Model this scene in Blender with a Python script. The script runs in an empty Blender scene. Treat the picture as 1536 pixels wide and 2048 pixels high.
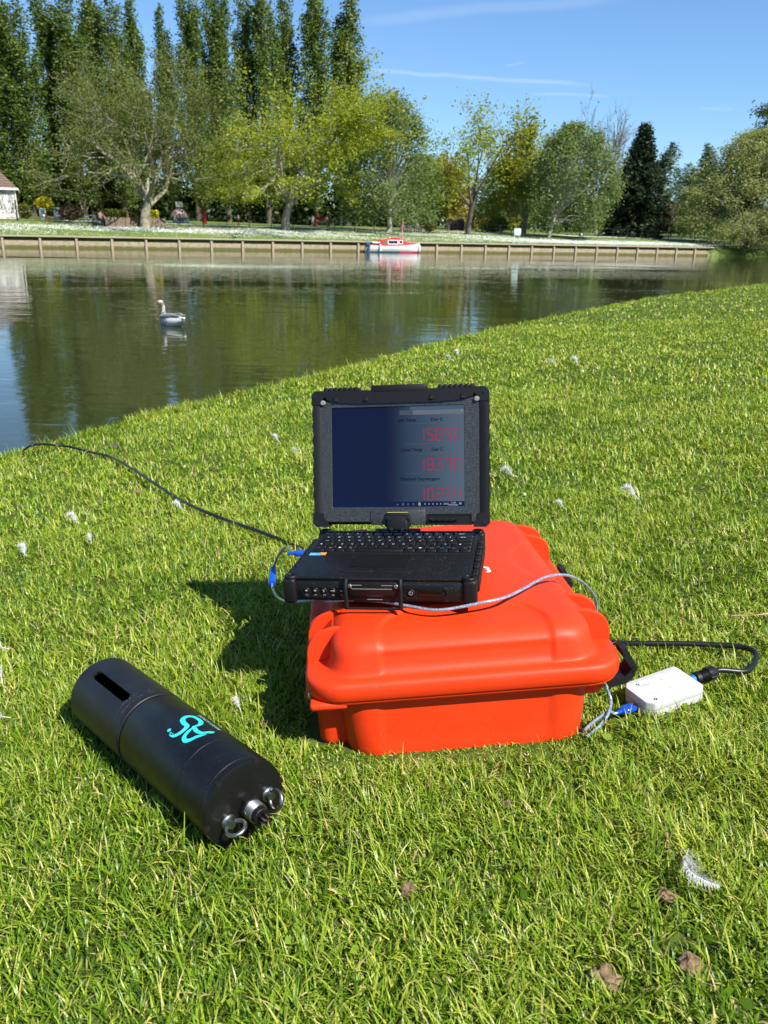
import bpy, bmesh, math, random
import numpy as np
from mathutils import Vector, Matrix

S = bpy.context.scene
COL = S.collection
R_ = math.radians

# ------------------------------------------------------------------ camera, sky, sun, exposure
CAM_H, PITCH, ROLL, FPX = 1.15, R_(18.9), R_(1.12), 1600.0
cam_data = bpy.data.cameras.new('camera')
cam = bpy.data.objects.new('camera', cam_data)
COL.objects.link(cam)
cam.matrix_world = Matrix.Translation((0, 0, CAM_H)) @ Matrix.Rotation(math.pi/2 - PITCH, 4, 'X') @ Matrix.Rotation(ROLL, 4, 'Z')
cam_data.sensor_width = 36
cam_data.lens = FPX/2048*36
cam_data.clip_start = .05
cam_data.clip_end = 3000
cam_data.dof.use_dof = True
cam_data.dof.focus_distance = 1.28
cam_data.dof.aperture_fstop = 14.0
S.camera = cam

SUN_EL, SUN_AZ_TRAVEL = R_(48), R_(136)           # the light travels towards (-x, +y)
trav = Vector((math.cos(SUN_AZ_TRAVEL)*math.cos(SUN_EL), math.sin(SUN_AZ_TRAVEL)*math.cos(SUN_EL), -math.sin(SUN_EL)))
sun_data = bpy.data.lights.new('sun', 'SUN')
sun_data.energy = 5.0
sun_data.angle = R_(.53)
sun_data.color = (1, .95, .86)
sun = bpy.data.objects.new('sun', sun_data)
COL.objects.link(sun)
sun.rotation_euler = trav.to_track_quat('-Z', 'Y').to_euler()
sun.location = (20, -20, 40)

world = bpy.data.worlds.new('World')
S.world = world
world.use_nodes = True
wt = world.node_tree
wt.nodes.clear()
wo = wt.nodes.new('ShaderNodeOutputWorld')
bg = wt.nodes.new('ShaderNodeBackground')
sky = wt.nodes.new('ShaderNodeTexSky')
sky.sky_type = 'NISHITA'
sky.sun_disc = False
sky.sun_elevation = SUN_EL
sky.sun_rotation = math.atan2(-trav.x, -trav.y)    # compass angle of the sun seen from above
sky.air_density = 1.0
sky.dust_density = .3
sky.ozone_density = 1.6
bg.inputs['Strength'].default_value = .088

def wnode(t, **kw):
    n = wt.nodes.new(t)
    for k, v in kw.items():
        setattr(n, k, v)
    return n

def sky_streaks(color_socket):
    """thin high contrails: bands round great circles, broken up by noise"""
    tc = wnode('ShaderNodeTexCoord')
    nz = wnode('ShaderNodeTexNoise')
    nz.inputs['Scale'].default_value = 9
    nz.inputs['Detail'].default_value = 4
    wt.links.new(tc.outputs['Generated'], nz.inputs['Vector'])
    sub = wnode('ShaderNodeVectorMath', operation='SUBTRACT')
    sub.inputs[1].default_value = (.5, .5, .5)
    wt.links.new(nz.outputs['Color'], sub.inputs[0])
    sc = wnode('ShaderNodeVectorMath', operation='SCALE')
    sc.inputs['Scale'].default_value = .012
    wt.links.new(sub.outputs[0], sc.inputs[0])
    ad = wnode('ShaderNodeVectorMath', operation='ADD')
    wt.links.new(tc.outputs['Generated'], ad.inputs[0])
    wt.links.new(sc.outputs[0], ad.inputs[1])
    col = color_socket
    for (a, b, width, amt) in (((700, 42), (1250, -6), .009, .11), ((700, 138), (1180, 172), .0036, .20), ((1060, 189), (1220, 193), .0026, .15), ((1400, 216), (1470, 222), .0026, .12), ((1010, 132), (1050, 128), .0018, .12)):
        da, db = pix_dir(*a).normalized(), pix_dir(*b).normalized()
        nrm = da.cross(db).normalized()
        mid = (da + db).normalized()
        half = math.acos(max(-1, min(1, da.dot(db))))*.5
        dt = wnode('ShaderNodeVectorMath', operation='DOT_PRODUCT')
        dt.inputs[1].default_value = nrm
        wt.links.new(ad.outputs[0], dt.inputs[0])
        ab = wnode('ShaderNodeMath', operation='ABSOLUTE')
        wt.links.new(dt.outputs['Value'], ab.inputs[0])
        mr = wnode('ShaderNodeMapRange', interpolation_type='SMOOTHERSTEP')
        mr.inputs['From Max'].default_value = width
        mr.inputs['To Min'].default_value = amt
        mr.inputs['To Max'].default_value = 0
        wt.links.new(ab.outputs[0], mr.inputs['Value'])
        dm = wnode('ShaderNodeVectorMath', operation='DOT_PRODUCT')
        dm.inputs[1].default_value = mid
        wt.links.new(tc.outputs['Generated'], dm.inputs[0])
        m2 = wnode('ShaderNodeMapRange', interpolation_type='SMOOTHERSTEP')
        m2.inputs['From Min'].default_value = math.cos(half*1.15)
        m2.inputs['From Max'].default_value = math.cos(half*.55)
        wt.links.new(dm.outputs['Value'], m2.inputs['Value'])
        mu = wnode('ShaderNodeMath', operation='MULTIPLY')
        wt.links.new(mr.outputs[0], mu.inputs[0])
        wt.links.new(m2.outputs[0], mu.inputs[1])
        mx = wnode('ShaderNodeMix', data_type='RGBA')
        mx.inputs['B'].default_value = (6.2, 7.0, 7.6, 1)
        wt.links.new(mu.outputs[0], mx.inputs['Factor'])
        wt.links.new(col, mx.inputs['A'])
        col = mx.outputs['Result']
    return col

def pix_dir(px, py):
    """direction through a point of the photograph (1536 x 2048)"""
    u, v = (px-768)/FPX, (1024-py)/FPX
    c, s = math.cos(ROLL), math.sin(ROLL)
    u2, v2 = u*c - v*s, u*s + v*c
    return Vector((u2, math.cos(PITCH)+v2*math.sin(PITCH), -math.sin(PITCH)+v2*math.cos(PITCH)))

tint = wnode('ShaderNodeMix', data_type='RGBA', blend_type='MULTIPLY')
tint.inputs['Factor'].default_value = 1
tint.inputs['B'].default_value = (.70, .93, 1.17, 1)
wt.links.new(sky.outputs[0], tint.inputs['A'])
wt.links.new(sky_streaks(tint.outputs['Result']), bg.inputs['Color'])
wt.links.new(bg.outputs[0], wo.inputs['Surface'])

S.view_settings.view_transform = 'Standard'
S.view_settings.look = 'None'
S.view_settings.gamma = 1
S.view_settings.use_curve_mapping = False
S.view_settings.exposure = 0.75
S.render.engine = 'CYCLES'
S.cycles.max_bounces = 6
S.cycles.transparent_max_bounces = 6
S.cycles.caustics_reflective = False
S.cycles.caustics_refractive = False
S.cycles.use_denoising = True

# ------------------------------------------------------------------ helpers
def tag(o, label=None, cat=None, group=None, kind=None):
    if label: o['label'] = label
    if cat: o['category'] = cat
    if group: o['group'] = group
    if kind: o['kind'] = kind
    return o

def thing(name, label, cat, loc=(0, 0, 0), rotz=0, group=None, matrix=None):
    o = bpy.data.objects.new(name, None)
    o.empty_display_size = .1
    COL.objects.link(o)
    if matrix is not None:
        o.matrix_world = matrix
    else:
        o.location = loc
        o.rotation_euler = (0, 0, rotz)
    return tag(o, label, cat, group)

KIDS = {}
def put(name, me, parent=None):
    o = bpy.data.objects.new(name, me)
    COL.objects.link(o)
    if parent is not None:
        o.parent = parent
        KIDS.setdefault(parent.name, []).append(o)
    return o

def dup(root, label=None):
    def cp(o, parent):
        c = o.copy()
        COL.objects.link(c)
        if parent is not None:
            c.parent = parent
            KIDS.setdefault(parent.name, []).append(c)
        for ch in KIDS.get(o.name, []):
            cp(ch, c)
        return c
    r = cp(root, None)
    if label: r['label'] = label
    return r

def mesh_np(name, V, quads=None, tris=None, mat=None, smooth=False, attr=None):
    me = bpy.data.meshes.new(name)
    V = np.asarray(V, dtype=np.float32)
    me.vertices.add(len(V))
    me.vertices.foreach_set('co', V.ravel())
    loops, tot = [], []
    if quads is not None and len(quads):
        q = np.asarray(quads, dtype=np.int32); loops.append(q.ravel()); tot.append(np.full(len(q), 4, np.int32))
    if tris is not None and len(tris):
        t = np.asarray(tris, dtype=np.int32); loops.append(t.ravel()); tot.append(np.full(len(t), 3, np.int32))
    loops = np.concatenate(loops); tot = np.concatenate(tot)
    me.loops.add(len(loops))
    me.loops.foreach_set('vertex_index', loops)
    me.polygons.add(len(tot))
    st = np.zeros(len(tot), np.int32); st[1:] = np.cumsum(tot)[:-1]
    me.polygons.foreach_set('loop_start', st)
    me.polygons.foreach_set('loop_total', tot)
    if smooth:
        me.polygons.foreach_set('use_smooth', np.ones(len(tot), bool))
    me.update(calc_edges=True)
    if attr is not None:
        a = me.attributes.new('tint', 'FLOAT', 'POINT')
        a.data.foreach_set('value', np.asarray(attr, np.float32))
    if mat: me.materials.append(mat)
    return me

class MB:
    """collects shapes into one mesh"""
    def __init__(s): s.v, s.f = [], []
    def add(s, v, f):
        o = len(s.v)
        s.v.extend([tuple(p) for p in v]); s.f.extend([tuple(i+o for i in q) for q in f])
        return s
    def box(s, c, d, M=None, taper=1.0):
        v = []
        for z in (-1, 1):
            k = taper if z > 0 else 1
            for x, y in ((-1, -1), (1, -1), (1, 1), (-1, 1)):
                p = Vector((x*d[0]/2*k, y*d[1]/2*k, z*d[2]/2))
                v.append((M @ p if M else p) + Vector(c))
        return s.add(v, [(3, 2, 1, 0), (4, 5, 6, 7), (0, 1, 5, 4), (1, 2, 6, 5), (2, 3, 7, 6), (3, 0, 4, 7)])
    def rbox(s, c, d, r, seg=2, M=None):
        bm = bmesh.new()
        bmesh.ops.create_cube(bm, size=1)
        for v in bm.verts: v.co = Vector((v.co.x*d[0], v.co.y*d[1], v.co.z*d[2]))
        bmesh.ops.bevel(bm, geom=bm.edges[:], offset=min(r, min(d)*.499), segments=seg, profile=.5, affect='EDGES')
        bm.verts.index_update()
        v = [(M @ q.co if M else q.co) + Vector(c) for q in bm.verts]
        f = [[q.index for q in p.verts] for p in bm.faces]
        bm.free()
        return s.add(v, f)
    def tube(s, pts, r, n=8, cap=True):
        pts = [Vector(p) for p in pts]
        m = len(pts)
        if not hasattr(r, '__len__'): r = [r]*m
        t0 = (pts[1]-pts[0]).normalized()
        u = t0.orthogonal().normalized()
        V = []
        for i in range(m):
            t = (pts[min(i+1, m-1)]-pts[max(i-1, 0)])
            t = t.normalized() if t.length > 1e-9 else t0
            u = u - t*u.dot(t)
            u = u.normalized() if u.length > 1e-9 else t.orthogonal().normalized()
            w = t.cross(u)
            for k in range(n):
                a = 2*math.pi*k/n
                V.append(pts[i] + (u*math.cos(a)+w*math.sin(a))*r[i])
        F = [(i*n+k, i*n+(k+1) % n, (i+1)*n+(k+1) % n, (i+1)*n+k) for i in range(m-1) for k in range(n)]
        if cap:
            F.append(tuple(range(n-1, -1, -1))); F.append(tuple((m-1)*n+k for k in range(n)))
        return s.add(V, F)
    def loft(s, rings, cap=True, cap0=None):
        n = len(rings[0]); m = len(rings)
        V = [p for r in rings for p in r]
        F = [(i*n+k, i*n+(k+1) % n, (i+1)*n+(k+1) % n, (i+1)*n+k) for i in range(m-1) for k in range(n)]
        if cap if cap0 is None else cap0: F.append(tuple(range(n-1, -1, -1)))
        if cap: F.append(tuple((m-1)*n+k for k in range(n)))
        return s.add(V, F)
    def lathe(s, prof, n=24, M=None, cap=True):
        """profile of (radius, z) turned about local z"""
        rings = []
        for (r, z) in prof:
            rings.append([(M @ Vector((r*math.cos(2*math.pi*k/n), r*math.sin(2*math.pi*k/n), z))) if M else
                          Vector((r*math.cos(2*math.pi*k/n), r*math.sin(2*math.pi*k/n), z)) for k in range(n)])
        return s.loft(rings, cap)
    def prism(s, outline, y0, y1, M=None):
        """outline of (x, z) extruded along y"""
        n = len(outline)
        V = [Vector((x, y0, z)) for x, z in outline] + [Vector((x, y1, z)) for x, z in outline]
        if M: V = [M @ v for v in V]
        F = [(k, (k+1) % n, n+(k+1) % n, n+k) for k in range(n)]
        F += [tuple(range(n-1, -1, -1)), tuple(range(n, 2*n))]
        return s.add(V, F)
    def mesh(s, name, mat, smooth=30):
        me = bpy.data.meshes.new(name)
        me.from_pydata(s.v, [], s.f)
        bm = bmesh.new(); bm.from_mesh(me)
        bmesh.ops.recalc_face_normals(bm, faces=bm.faces)
        bm.to_mesh(me); bm.free()
        if smooth:
            for p in me.polygons: p.use_smooth = True
            me.set_sharp_from_angle(angle=R_(smooth))
        me.materials.append(mat)
        return me
    def build(s, name, mat, parent=None, smooth=30):
        return put(name, s.mesh(name, mat, smooth), parent)

def rrect(w, d, r, n=6, cx=0, cy=0, z=0):
    """rounded rectangle, points counter-clockwise"""
    r = min(r, w/2-1e-5, d/2-1e-5)
    out = []
    for (sx, sy, a0) in ((1, -1, -90), (1, 1, 0), (-1, 1, 90), (-1, -1, 180)):
        for k in range(n+1):
            a = R_(a0+90*k/n)
            out.append(Vector((cx+sx*(w/2-r)+r*math.cos(a), cy+sy*(d/2-r)+r*math.sin(a), z)))
    return out

def spline(pts, per=8):
    P = [Vector(p) for p in pts]
    P = [P[0]*2-P[1]] + P + [P[-1]*2-P[-2]]
    out = []
    for i in range(1, len(P)-2):
        a, b, c, d = P[i-1:i+3]
        for k in range(per):
            t = k/per
            out.append(.5*((2*b)+(c-a)*t+(2*a-5*b+4*c-d)*t*t+(3*b-a-3*c+d)*t**3))
    out.append(P[-2])
    return out

def text_mb(txt, size, align='LEFT', bold=0):
    """flat lettering as verts, faces in its own xy plane"""
    cu = bpy.data.curves.new('lettering', 'FONT')
    cu.body = txt; cu.size = size; cu.align_x = align; cu.resolution_u = 3; cu.offset = bold
    o = bpy.data.objects.new('lettering', cu)
    COL.objects.link(o)
    dg = bpy.context.evaluated_depsgraph_get()
    me = bpy.data.meshes.new_from_object(o.evaluated_get(dg))
    v = [x.co.copy() for x in me.vertices]; f = [tuple(p.vertices) for p in me.polygons]
    bpy.data.objects.remove(o); bpy.data.curves.remove(cu); bpy.data.meshes.remove(me)
    return v, f

# ------------------------------------------------------------------ materials
MATS = {}
def mat(name, color, rough=.5, metal=0, spec=.5, var=0, scale=8, bump=0, bscale=60, bdist=.001, color2=None, coat=0, emit=None, strength=1, stretch=None, detail=4, speck=0, rvar=0):
    if name in MATS: return MATS[name]
    m = bpy.data.materials.new(name)
    m.use_nodes = True
    nt = m.node_tree
    b = nt.nodes['Principled BSDF']
    b.inputs['Base Color'].default_value = (*color, 1)
    b.inputs['Roughness'].default_value = rough
    b.inputs['Metallic'].default_value = metal
    b.inputs['Specular IOR Level'].default_value = spec
    b.inputs['Coat Weight'].default_value = coat
    b.inputs['Coat Roughness'].default_value = .08
    if emit:
        b.inputs['Emission Color'].default_value = (*emit, 1)
        b.inputs['Emission Strength'].default_value = strength
    if var or bump or color2:
        tc = nt.nodes.new('ShaderNodeTexCoord')
        vec = tc.outputs['Object']
        if stretch:
            mp = nt.nodes.new('ShaderNodeMapping'); mp.inputs['Scale'].default_value = stretch
            nt.links.new(vec, mp.inputs['Vector']); vec = mp.outputs[0]
    if var or color2:
        n = nt.nodes.new('ShaderNodeTexNoise')
        n.inputs['Scale'].default_value = scale; n.inputs['Detail'].default_value = detail; n.inputs['Roughness'].default_value = .65
        nt.links.new(vec, n.inputs['Vector'])
        r = nt.nodes.new('ShaderNodeValToRGB')
        c2 = color2 or tuple(min(1, c*(1+var)) for c in color)
        c1 = color if color2 else tuple(c*(1-var) for c in color)
        r.color_ramp.elements[0].position = .36; r.color_ramp.elements[0].color = (*c1, 1)
        r.color_ramp.elements[1].position = .66; r.color_ramp.elements[1].color = (*c2, 1)
        nt.links.new(n.outputs['Fac'], r.inputs[0])
        nt.links.new(r.outputs[0], b.inputs['Base Color'])
    if bump:
        n = nt.nodes.new('ShaderNodeTexNoise')
        n.inputs['Scale'].default_value = bscale; n.inputs['Detail'].default_value = 3
        nt.links.new(vec, n.inputs['Vector'])
        bp = nt.nodes.new('ShaderNodeBump'); bp.inputs['Strength'].default_value = bump; bp.inputs['Distance'].default_value = bdist
        nt.links.new(n.outputs['Fac'], bp.inputs['Height'])
        nt.links.new(bp.outputs[0], b.inputs['Normal'])
    if speck:                                            # dust: tiny pale specks
        tc2 = nt.nodes.new('ShaderNodeTexCoord')
        n = nt.nodes.new('ShaderNodeTexNoise'); n.inputs['Scale'].default_value = 620; n.inputs['Detail'].default_value = 1.5
        nt.links.new(tc2.outputs['Object'], n.inputs['Vector'])
        r = nt.nodes.new('ShaderNodeMapRange'); r.inputs['From Min'].default_value = .69; r.inputs['From Max'].default_value = .76; r.inputs['To Max'].default_value = speck
        nt.links.new(n.outputs['Fac'], r.inputs['Value'])
        x = nt.nodes.new('ShaderNodeMix'); x.data_type = 'RGBA'; x.inputs['B'].default_value = (.32, .31, .28, 1)
        src = b.inputs['Base Color'].links[0].from_socket if b.inputs['Base Color'].links else None
        if src: nt.links.new(src, x.inputs['A'])
        else: x.inputs['A'].default_value = (*color, 1)
        nt.links.new(r.outputs[0], x.inputs['Factor']); nt.links.new(x.outputs['Result'], b.inputs['Base Color'])
    if rvar:                                             # handling marks: gloss that varies from place to place
        tc3 = nt.nodes.new('ShaderNodeTexCoord')
        n = nt.nodes.new('ShaderNodeTexNoise'); n.inputs['Scale'].default_value = 9; n.inputs['Detail'].default_value = 7; n.inputs['Roughness'].default_value = .7
        nt.links.new(tc3.outputs['Object'], n.inputs['Vector'])
        r = nt.nodes.new('ShaderNodeMapRange'); r.inputs['From Min'].default_value = .3; r.inputs['From Max'].default_value = .7; r.inputs['To Min'].default_value = rough-rvar; r.inputs['To Max'].default_value = rough+rvar
        nt.links.new(n.outputs['Fac'], r.inputs['Value']); nt.links.new(r.outputs[0], b.inputs['Roughness'])
    MATS[name] = m
    return m

def leaf_mat(name, stops, transl=.35, gloss=.06, rough=.45):
    """leaf colours run over the stops by each leaf's own tint; part of the light goes through"""
    if name in MATS: return MATS[name]
    m = bpy.data.materials.new(name); m.use_nodes = True
    nt = m.node_tree; nt.nodes.clear()
    out = nt.nodes.new('ShaderNodeOutputMaterial')
    at = nt.nodes.new('ShaderNodeAttribute'); at.attribute_name = 'tint'
    ramp = nt.nodes.new('ShaderNodeValToRGB')
    e = ramp.color_ramp.elements
    while len(e) < len(stops): e.new(.5)
    for k, (p, c) in enumerate(stops):
        e[k].position = p; e[k].color = (*c, 1)
    nt.links.new(at.outputs['Fac'], ramp.inputs[0])
    d = nt.nodes.new('ShaderNodeBsdfDiffuse'); t = nt.nodes.new('ShaderNodeBsdfTranslucent'); g = nt.nodes.new('ShaderNodeBsdfGlossy')
    g.inputs['Roughness'].default_value = rough
    g.inputs['Color'].default_value = (.8, .85, .8, 1)
    hs = nt.nodes.new('ShaderNodeHueSaturation'); hs.inputs['Hue'].default_value = .485; hs.inputs['Saturation'].default_value = 1.1; hs.inputs['Value'].default_value = 1.25
    nt.links.new(ramp.outputs[0], d.inputs['Color']); nt.links.new(ramp.outputs[0], hs.inputs['Color']); nt.links.new(hs.outputs[0], t.inputs['Color'])
    m1 = nt.nodes.new('ShaderNodeMixShader'); m1.inputs[0].default_value = transl
    m2 = nt.nodes.new('ShaderNodeMixShader'); m2.inputs[0].default_value = gloss
    nt.links.new(d.outputs[0], m1.inputs[1]); nt.links.new(t.outputs[0], m1.inputs[2])
    nt.links.new(m1.outputs[0], m2.inputs[1]); nt.links.new(g.outputs[0], m2.inputs[2])
    nt.links.new(m2.outputs[0], out.inputs['Surface'])
    MATS[name] = m
    return m
# ------------------------------------------------------------------ terrain: near lawn, water, far bank
rng = np.random.default_rng(7)
GX, GY = .075, -.04                                  # the near lawn falls towards the river
SHORE = [(-9, -12), (-4.6, -4), (-2.75, .6), (-1.95, 2.6), (-1.65, 3.31), (-1.51, 3.67), (-1.16, 4.53), (-.47, 5.66), (.42, 7.66), (1.3, 9.25), (2.57, 11.3), (4.53, 14.33), (8.19, 17.98), (13.5, 23.5), (22, 34), (36, 50), (60, 78)]
SH = np.array(SHORE)
def shore_x(y): return np.interp(y, SH[:, 1], SH[:, 0])
def inland(x, y): return (np.asarray(x)-shore_x(np.asarray(y)))*.86
def bumps(x, y):
    return .006*np.sin(x*3.1+1.3)*np.sin(y*2.7+.4) + .004*np.sin(x*7.3+y*4.1) + .003*np.sin(x*11.7-y*9.2+2)
def lawn_plane(x, y):
    z = .47+GX*x+GY*y
    return np.where(z > 1.3, 1.3+(z-1.3)*.25, z)
def lawn_z(x, y):
    x = np.asarray(x, float); y = np.asarray(y, float)
    t = inland(x, y)
    far = np.clip((np.hypot(x-.1, y-1.1)-.75)/1.0, 0, 1)
    z = lawn_plane(x, y) + bumps(x, y)*far
    z = np.where(np.hypot(x, y) > 4, np.maximum(z, .17), z)
    return z
LAWN_N = Vector((-GX, -GY, 1)).normalized()

def on_lawn(px, py, h=0.0):
    """the point of the lawn (raised by h) that the photograph shows at px, py"""
    d = pix_dir(px, py)
    t = (.47+h-CAM_H)/(d.z-GX*d.x-GY*d.y)
    return Vector((0, 0, CAM_H)) + d*t

def lawn_frame(x, y, yaw, sink=0.0):
    xa = Vector((math.cos(yaw), math.sin(yaw), 0)); xa = (xa-LAWN_N*xa.dot(LAWN_N)).normalized()
    ya = LAWN_N.cross(xa)
    M = Matrix((xa, ya, LAWN_N)).transposed().to_4x4()
    M.translation = Vector((x, y, float(.47+GX*x+GY*y))) - LAWN_N*sink
    return M

def soil_mat():
    m = mat('soil_under_grass', (.050, .092, .012), .95, spec=.1, color2=(.088, .105, .026), scale=14, bump=.6, bscale=90, bdist=.01)
    return m

def far_grass_mat():
    m = bpy.data.materials.new('far_lawn_grass'); m.use_nodes = True
    nt = m.node_tree; b = nt.nodes['Principled BSDF']; b.inputs['Roughness'].default_value = .8; b.inputs['Specular IOR Level'].default_value = .2
    tc = nt.nodes.new('ShaderNodeTexCoord')
    n1 = nt.nodes.new('ShaderNodeTexNoise'); n1.inputs['Scale'].default_value = .5; n1.inputs['Detail'].default_value = 8; n1.inputs['Roughness'].default_value = .75
    nt.links.new(tc.outputs['Object'], n1.inputs['Vector'])
    r = nt.nodes.new('ShaderNodeValToRGB')
    r.color_ramp.elements[0].position = .35; r.color_ramp.elements[0].color = (.07, .12, .022, 1)
    r.color_ramp.elements[1].position = .68; r.color_ramp.elements[1].color = (.17, .22, .05, 1)
    nt.links.new(n1.outputs['Fac'], r.inputs[0]); nt.links.new(r.outputs[0], b.inputs['Base Color'])
    n2 = nt.nodes.new('ShaderNodeTexNoise'); n2.inputs['Scale'].default_value = 6; n2.inputs['Detail'].default_value = 4
    nt.links.new(tc.outputs['Object'], n2.inputs['Vector'])
    bp = nt.nodes.new('ShaderNodeBump'); bp.inputs['Distance'].default_value = .12; bp.inputs['Strength'].default_value = .7
    nt.links.new(n2.outputs['Fac'], bp.inputs['Height']); nt.links.new(bp.outputs[0], b.inputs['Normal'])
    return m

# near lawn: a sheet laid out along the shore
ys = np.concatenate([np.linspace(-12, -1, 12), np.linspace(-.9, 3, 79), np.linspace(3.1, 10, 70), np.linspace(10.3, 30, 66), np.linspace(31, 78, 30)])
ts = np.concatenate([[-.9, -.14, -.07, -.03, -.008], np.linspace(0, 1, 21), np.linspace(1.06, 4, 50), np.linspace(4.2, 12, 40), np.linspace(12.6, 40, 30), [55, 80, 120]])
YY, TT = np.meshgrid(ys, ts, indexing='ij')
XX = shore_x(YY)+TT/.86
ZZ = lawn_z(XX, YY)
edge_z = lawn_z(shore_x(YY), YY)
drop = np.interp(TT, [-.9, -.14, -.07, -.03, -.008, 0], [-1.1, -.45, -.3, -.16, -.02, 0])
ZZ = np.where(TT < 0, edge_z+drop, ZZ)
V = np.stack([XX, YY, ZZ], -1).reshape(-1, 3)
ny, nt_ = YY.shape
ii, jj = np.meshgrid(np.arange(ny-1), np.arange(nt_-1), indexing='ij')
a = (ii*nt_+jj).ravel()
Q = np.stack([a, a+1, a+nt_+1, a+nt_], -1)[:, ::-1]
tag(put('lawn_ground', mesh_np('lawn_ground', V, Q, mat=soil_mat(), smooth=True)), kind='structure')

# thin timber edging that holds the bank up, its top nearly hidden by grass
eb = MB()
yy = np.linspace(-2, 14, 60)
ring = []
for y in yy:
    x = float(shore_x(y)); z = float(lawn_z(x, y))
    ring.append([Vector((x-.035, y, z-.4)), Vector((x-.004, y, z-.4)), Vector((x-.004, y, z+.004)), Vector((x-.035, y, z+.002))])
eb.loft(ring)
tag(eb.build('bank_edging', mat('bank_edging', (.19, .16, .11), .85, color2=(.33, .27, .19), scale=20, bump=.5, bscale=80)), kind='structure')

# water
def water_mat():
    m = bpy.data.materials.new('river_water'); m.use_nodes = True
    nt = m.node_tree; b = nt.nodes['Principled BSDF']
    b.inputs['Base Color'].default_value = (.030, .038, .012, 1)
    b.inputs['Roughness'].default_value = .03
    b.inputs['IOR'].default_value = 1.333
    tc = nt.nodes.new('ShaderNodeTexCoord')
    def nz(scale, rot, st, det, d):
        mp = nt.nodes.new('ShaderNodeMapping'); mp.inputs['Rotation'].default_value = (0, 0, R_(rot)); mp.inputs['Scale'].default_value = st
        n = nt.nodes.new('ShaderNodeTexNoise'); n.inputs['Scale'].default_value = scale; n.inputs['Detail'].default_value = det; n.inputs['Distortion'].default_value = d
        nt.links.new(tc.outputs['Object'], mp.inputs['Vector']); nt.links.new(mp.outputs[0], n.inputs['Vector'])
        return n.outputs['Fac']
    fine = nz(5.5, 12, (.5, 1.0, 1), 2, .4)
    mid = nz(1.5, -14, (.45, 1.0, 1), 2, .3)
    calm = nz(.22, 8, (.35, 1, 1), 4, .4)
    mr = nt.nodes.new('ShaderNodeMapRange'); mr.inputs['From Min'].default_value = .36; mr.inputs['From Max'].default_value = .64; mr.inputs['To Min'].default_value = .12; mr.inputs['To Max'].default_value = 1.5
    nt.links.new(calm, mr.inputs['Value'])
    b1 = nt.nodes.new('ShaderNodeBump'); b1.inputs['Distance'].default_value = .0038
    b2 = nt.nodes.new('ShaderNodeBump'); b2.inputs['Distance'].default_value = .0095
    # the river lies calmer under the far bank
    sp = nt.nodes.new('ShaderNodeSeparateXYZ'); nt.links.new(tc.outputs['Object'], sp.inputs[0])
    fr = nt.nodes.new('ShaderNodeMapRange'); fr.inputs['From Min'].default_value = 12; fr.inputs['From Max'].default_value = 55; fr.inputs['To Min'].default_value = 1.0; fr.inputs['To Max'].default_value = .62
    nt.links.new(sp.outputs[1], fr.inputs['Value'])
    mu = nt.nodes.new('ShaderNodeMath'); mu.operation = 'MULTIPLY'; nt.links.new(mr.outputs[0], mu.inputs[0]); nt.links.new(fr.outputs[0], mu.inputs[1])
    nt.links.new(mu.outputs[0], b1.inputs['Strength']); nt.links.new(mu.outputs[0], b2.inputs['Strength'])
    nt.links.new(fine, b1.inputs['Height']); nt.links.new(mid, b2.inputs['Height'])
    nt.links.new(b2.outputs[0], b1.inputs['Normal']); nt.links.new(b1.outputs[0], b.inputs['Normal'])
    return m
wv = MB().add([(-160, -40, 0), (130, -40, 0), (130, 170, 0), (-160, 170, 0)], [(0, 1, 2, 3)])
tag(wv.build('river_water', water_mat(), smooth=0), kind='structure')
bedm = MB().add([(-160, -40, -1.0), (130, -40, -1.0), (130, 170, -1.0), (-160, 170, -1.0)], [(0, 1, 2, 3)])
tag(bedm.build('river_bed', mat('river_bed', (.05, .045, .03), .9), smooth=0), kind='structure')

# far bank in wall coordinates: s along the timber wall, t behind it
WL, WR = Vector((-28.6, 60, 0)), Vector((29, 86, 0))
WE = (WR-WL).normalized(); WN = Vector((-WE.y, WE.x, 0)); WLEN = (WR-WL).length
WALL_END = 69.5
def far_z(s, t):
    s = np.asarray(s, float); t = np.asarray(t, float)
    k = np.interp(s, [-30, 0, 62, 100], [.125, .12, .085, .06])
    z = .80 + k*np.clip(t, 0, 10) + .035*np.clip(t-10, 0, 50) + .01*np.clip(t-60, 0, 200)
    return z + .05*np.sin(s*.31+1)*np.sin(t*.27)*np.clip(t/6, 0, 1)
def far_xy(s, t): return WL + WE*s + WN*t
def far_st(p):
    d = Vector((p[0], p[1], 0))-WL
    return d.dot(WE), d.dot(WN)
def far_at(px, t, py=None):
    """where the sight line through column px crosses the line t metres behind the wall"""
    d = pix_dir(px, 460 if py is None else py)
    d2 = Vector((d.x, d.y, 0))
    k = (WN.dot(WL)+t)/WN.dot(d2)
    p = d2*k
    s, tt = far_st(p)
    return Vector((p.x, p.y, float(far_z(s, tt))))
def z_at(px, py, P):
    """height seen at px, py over the ground point P"""
    d = pix_dir(px, py)
    return CAM_H + d.z*math.hypot(P.x, P.y)/math.hypot(d.x, d.y)
def m_per_px(P): return math.hypot(P.x, P.y)/FPX*1.03

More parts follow.
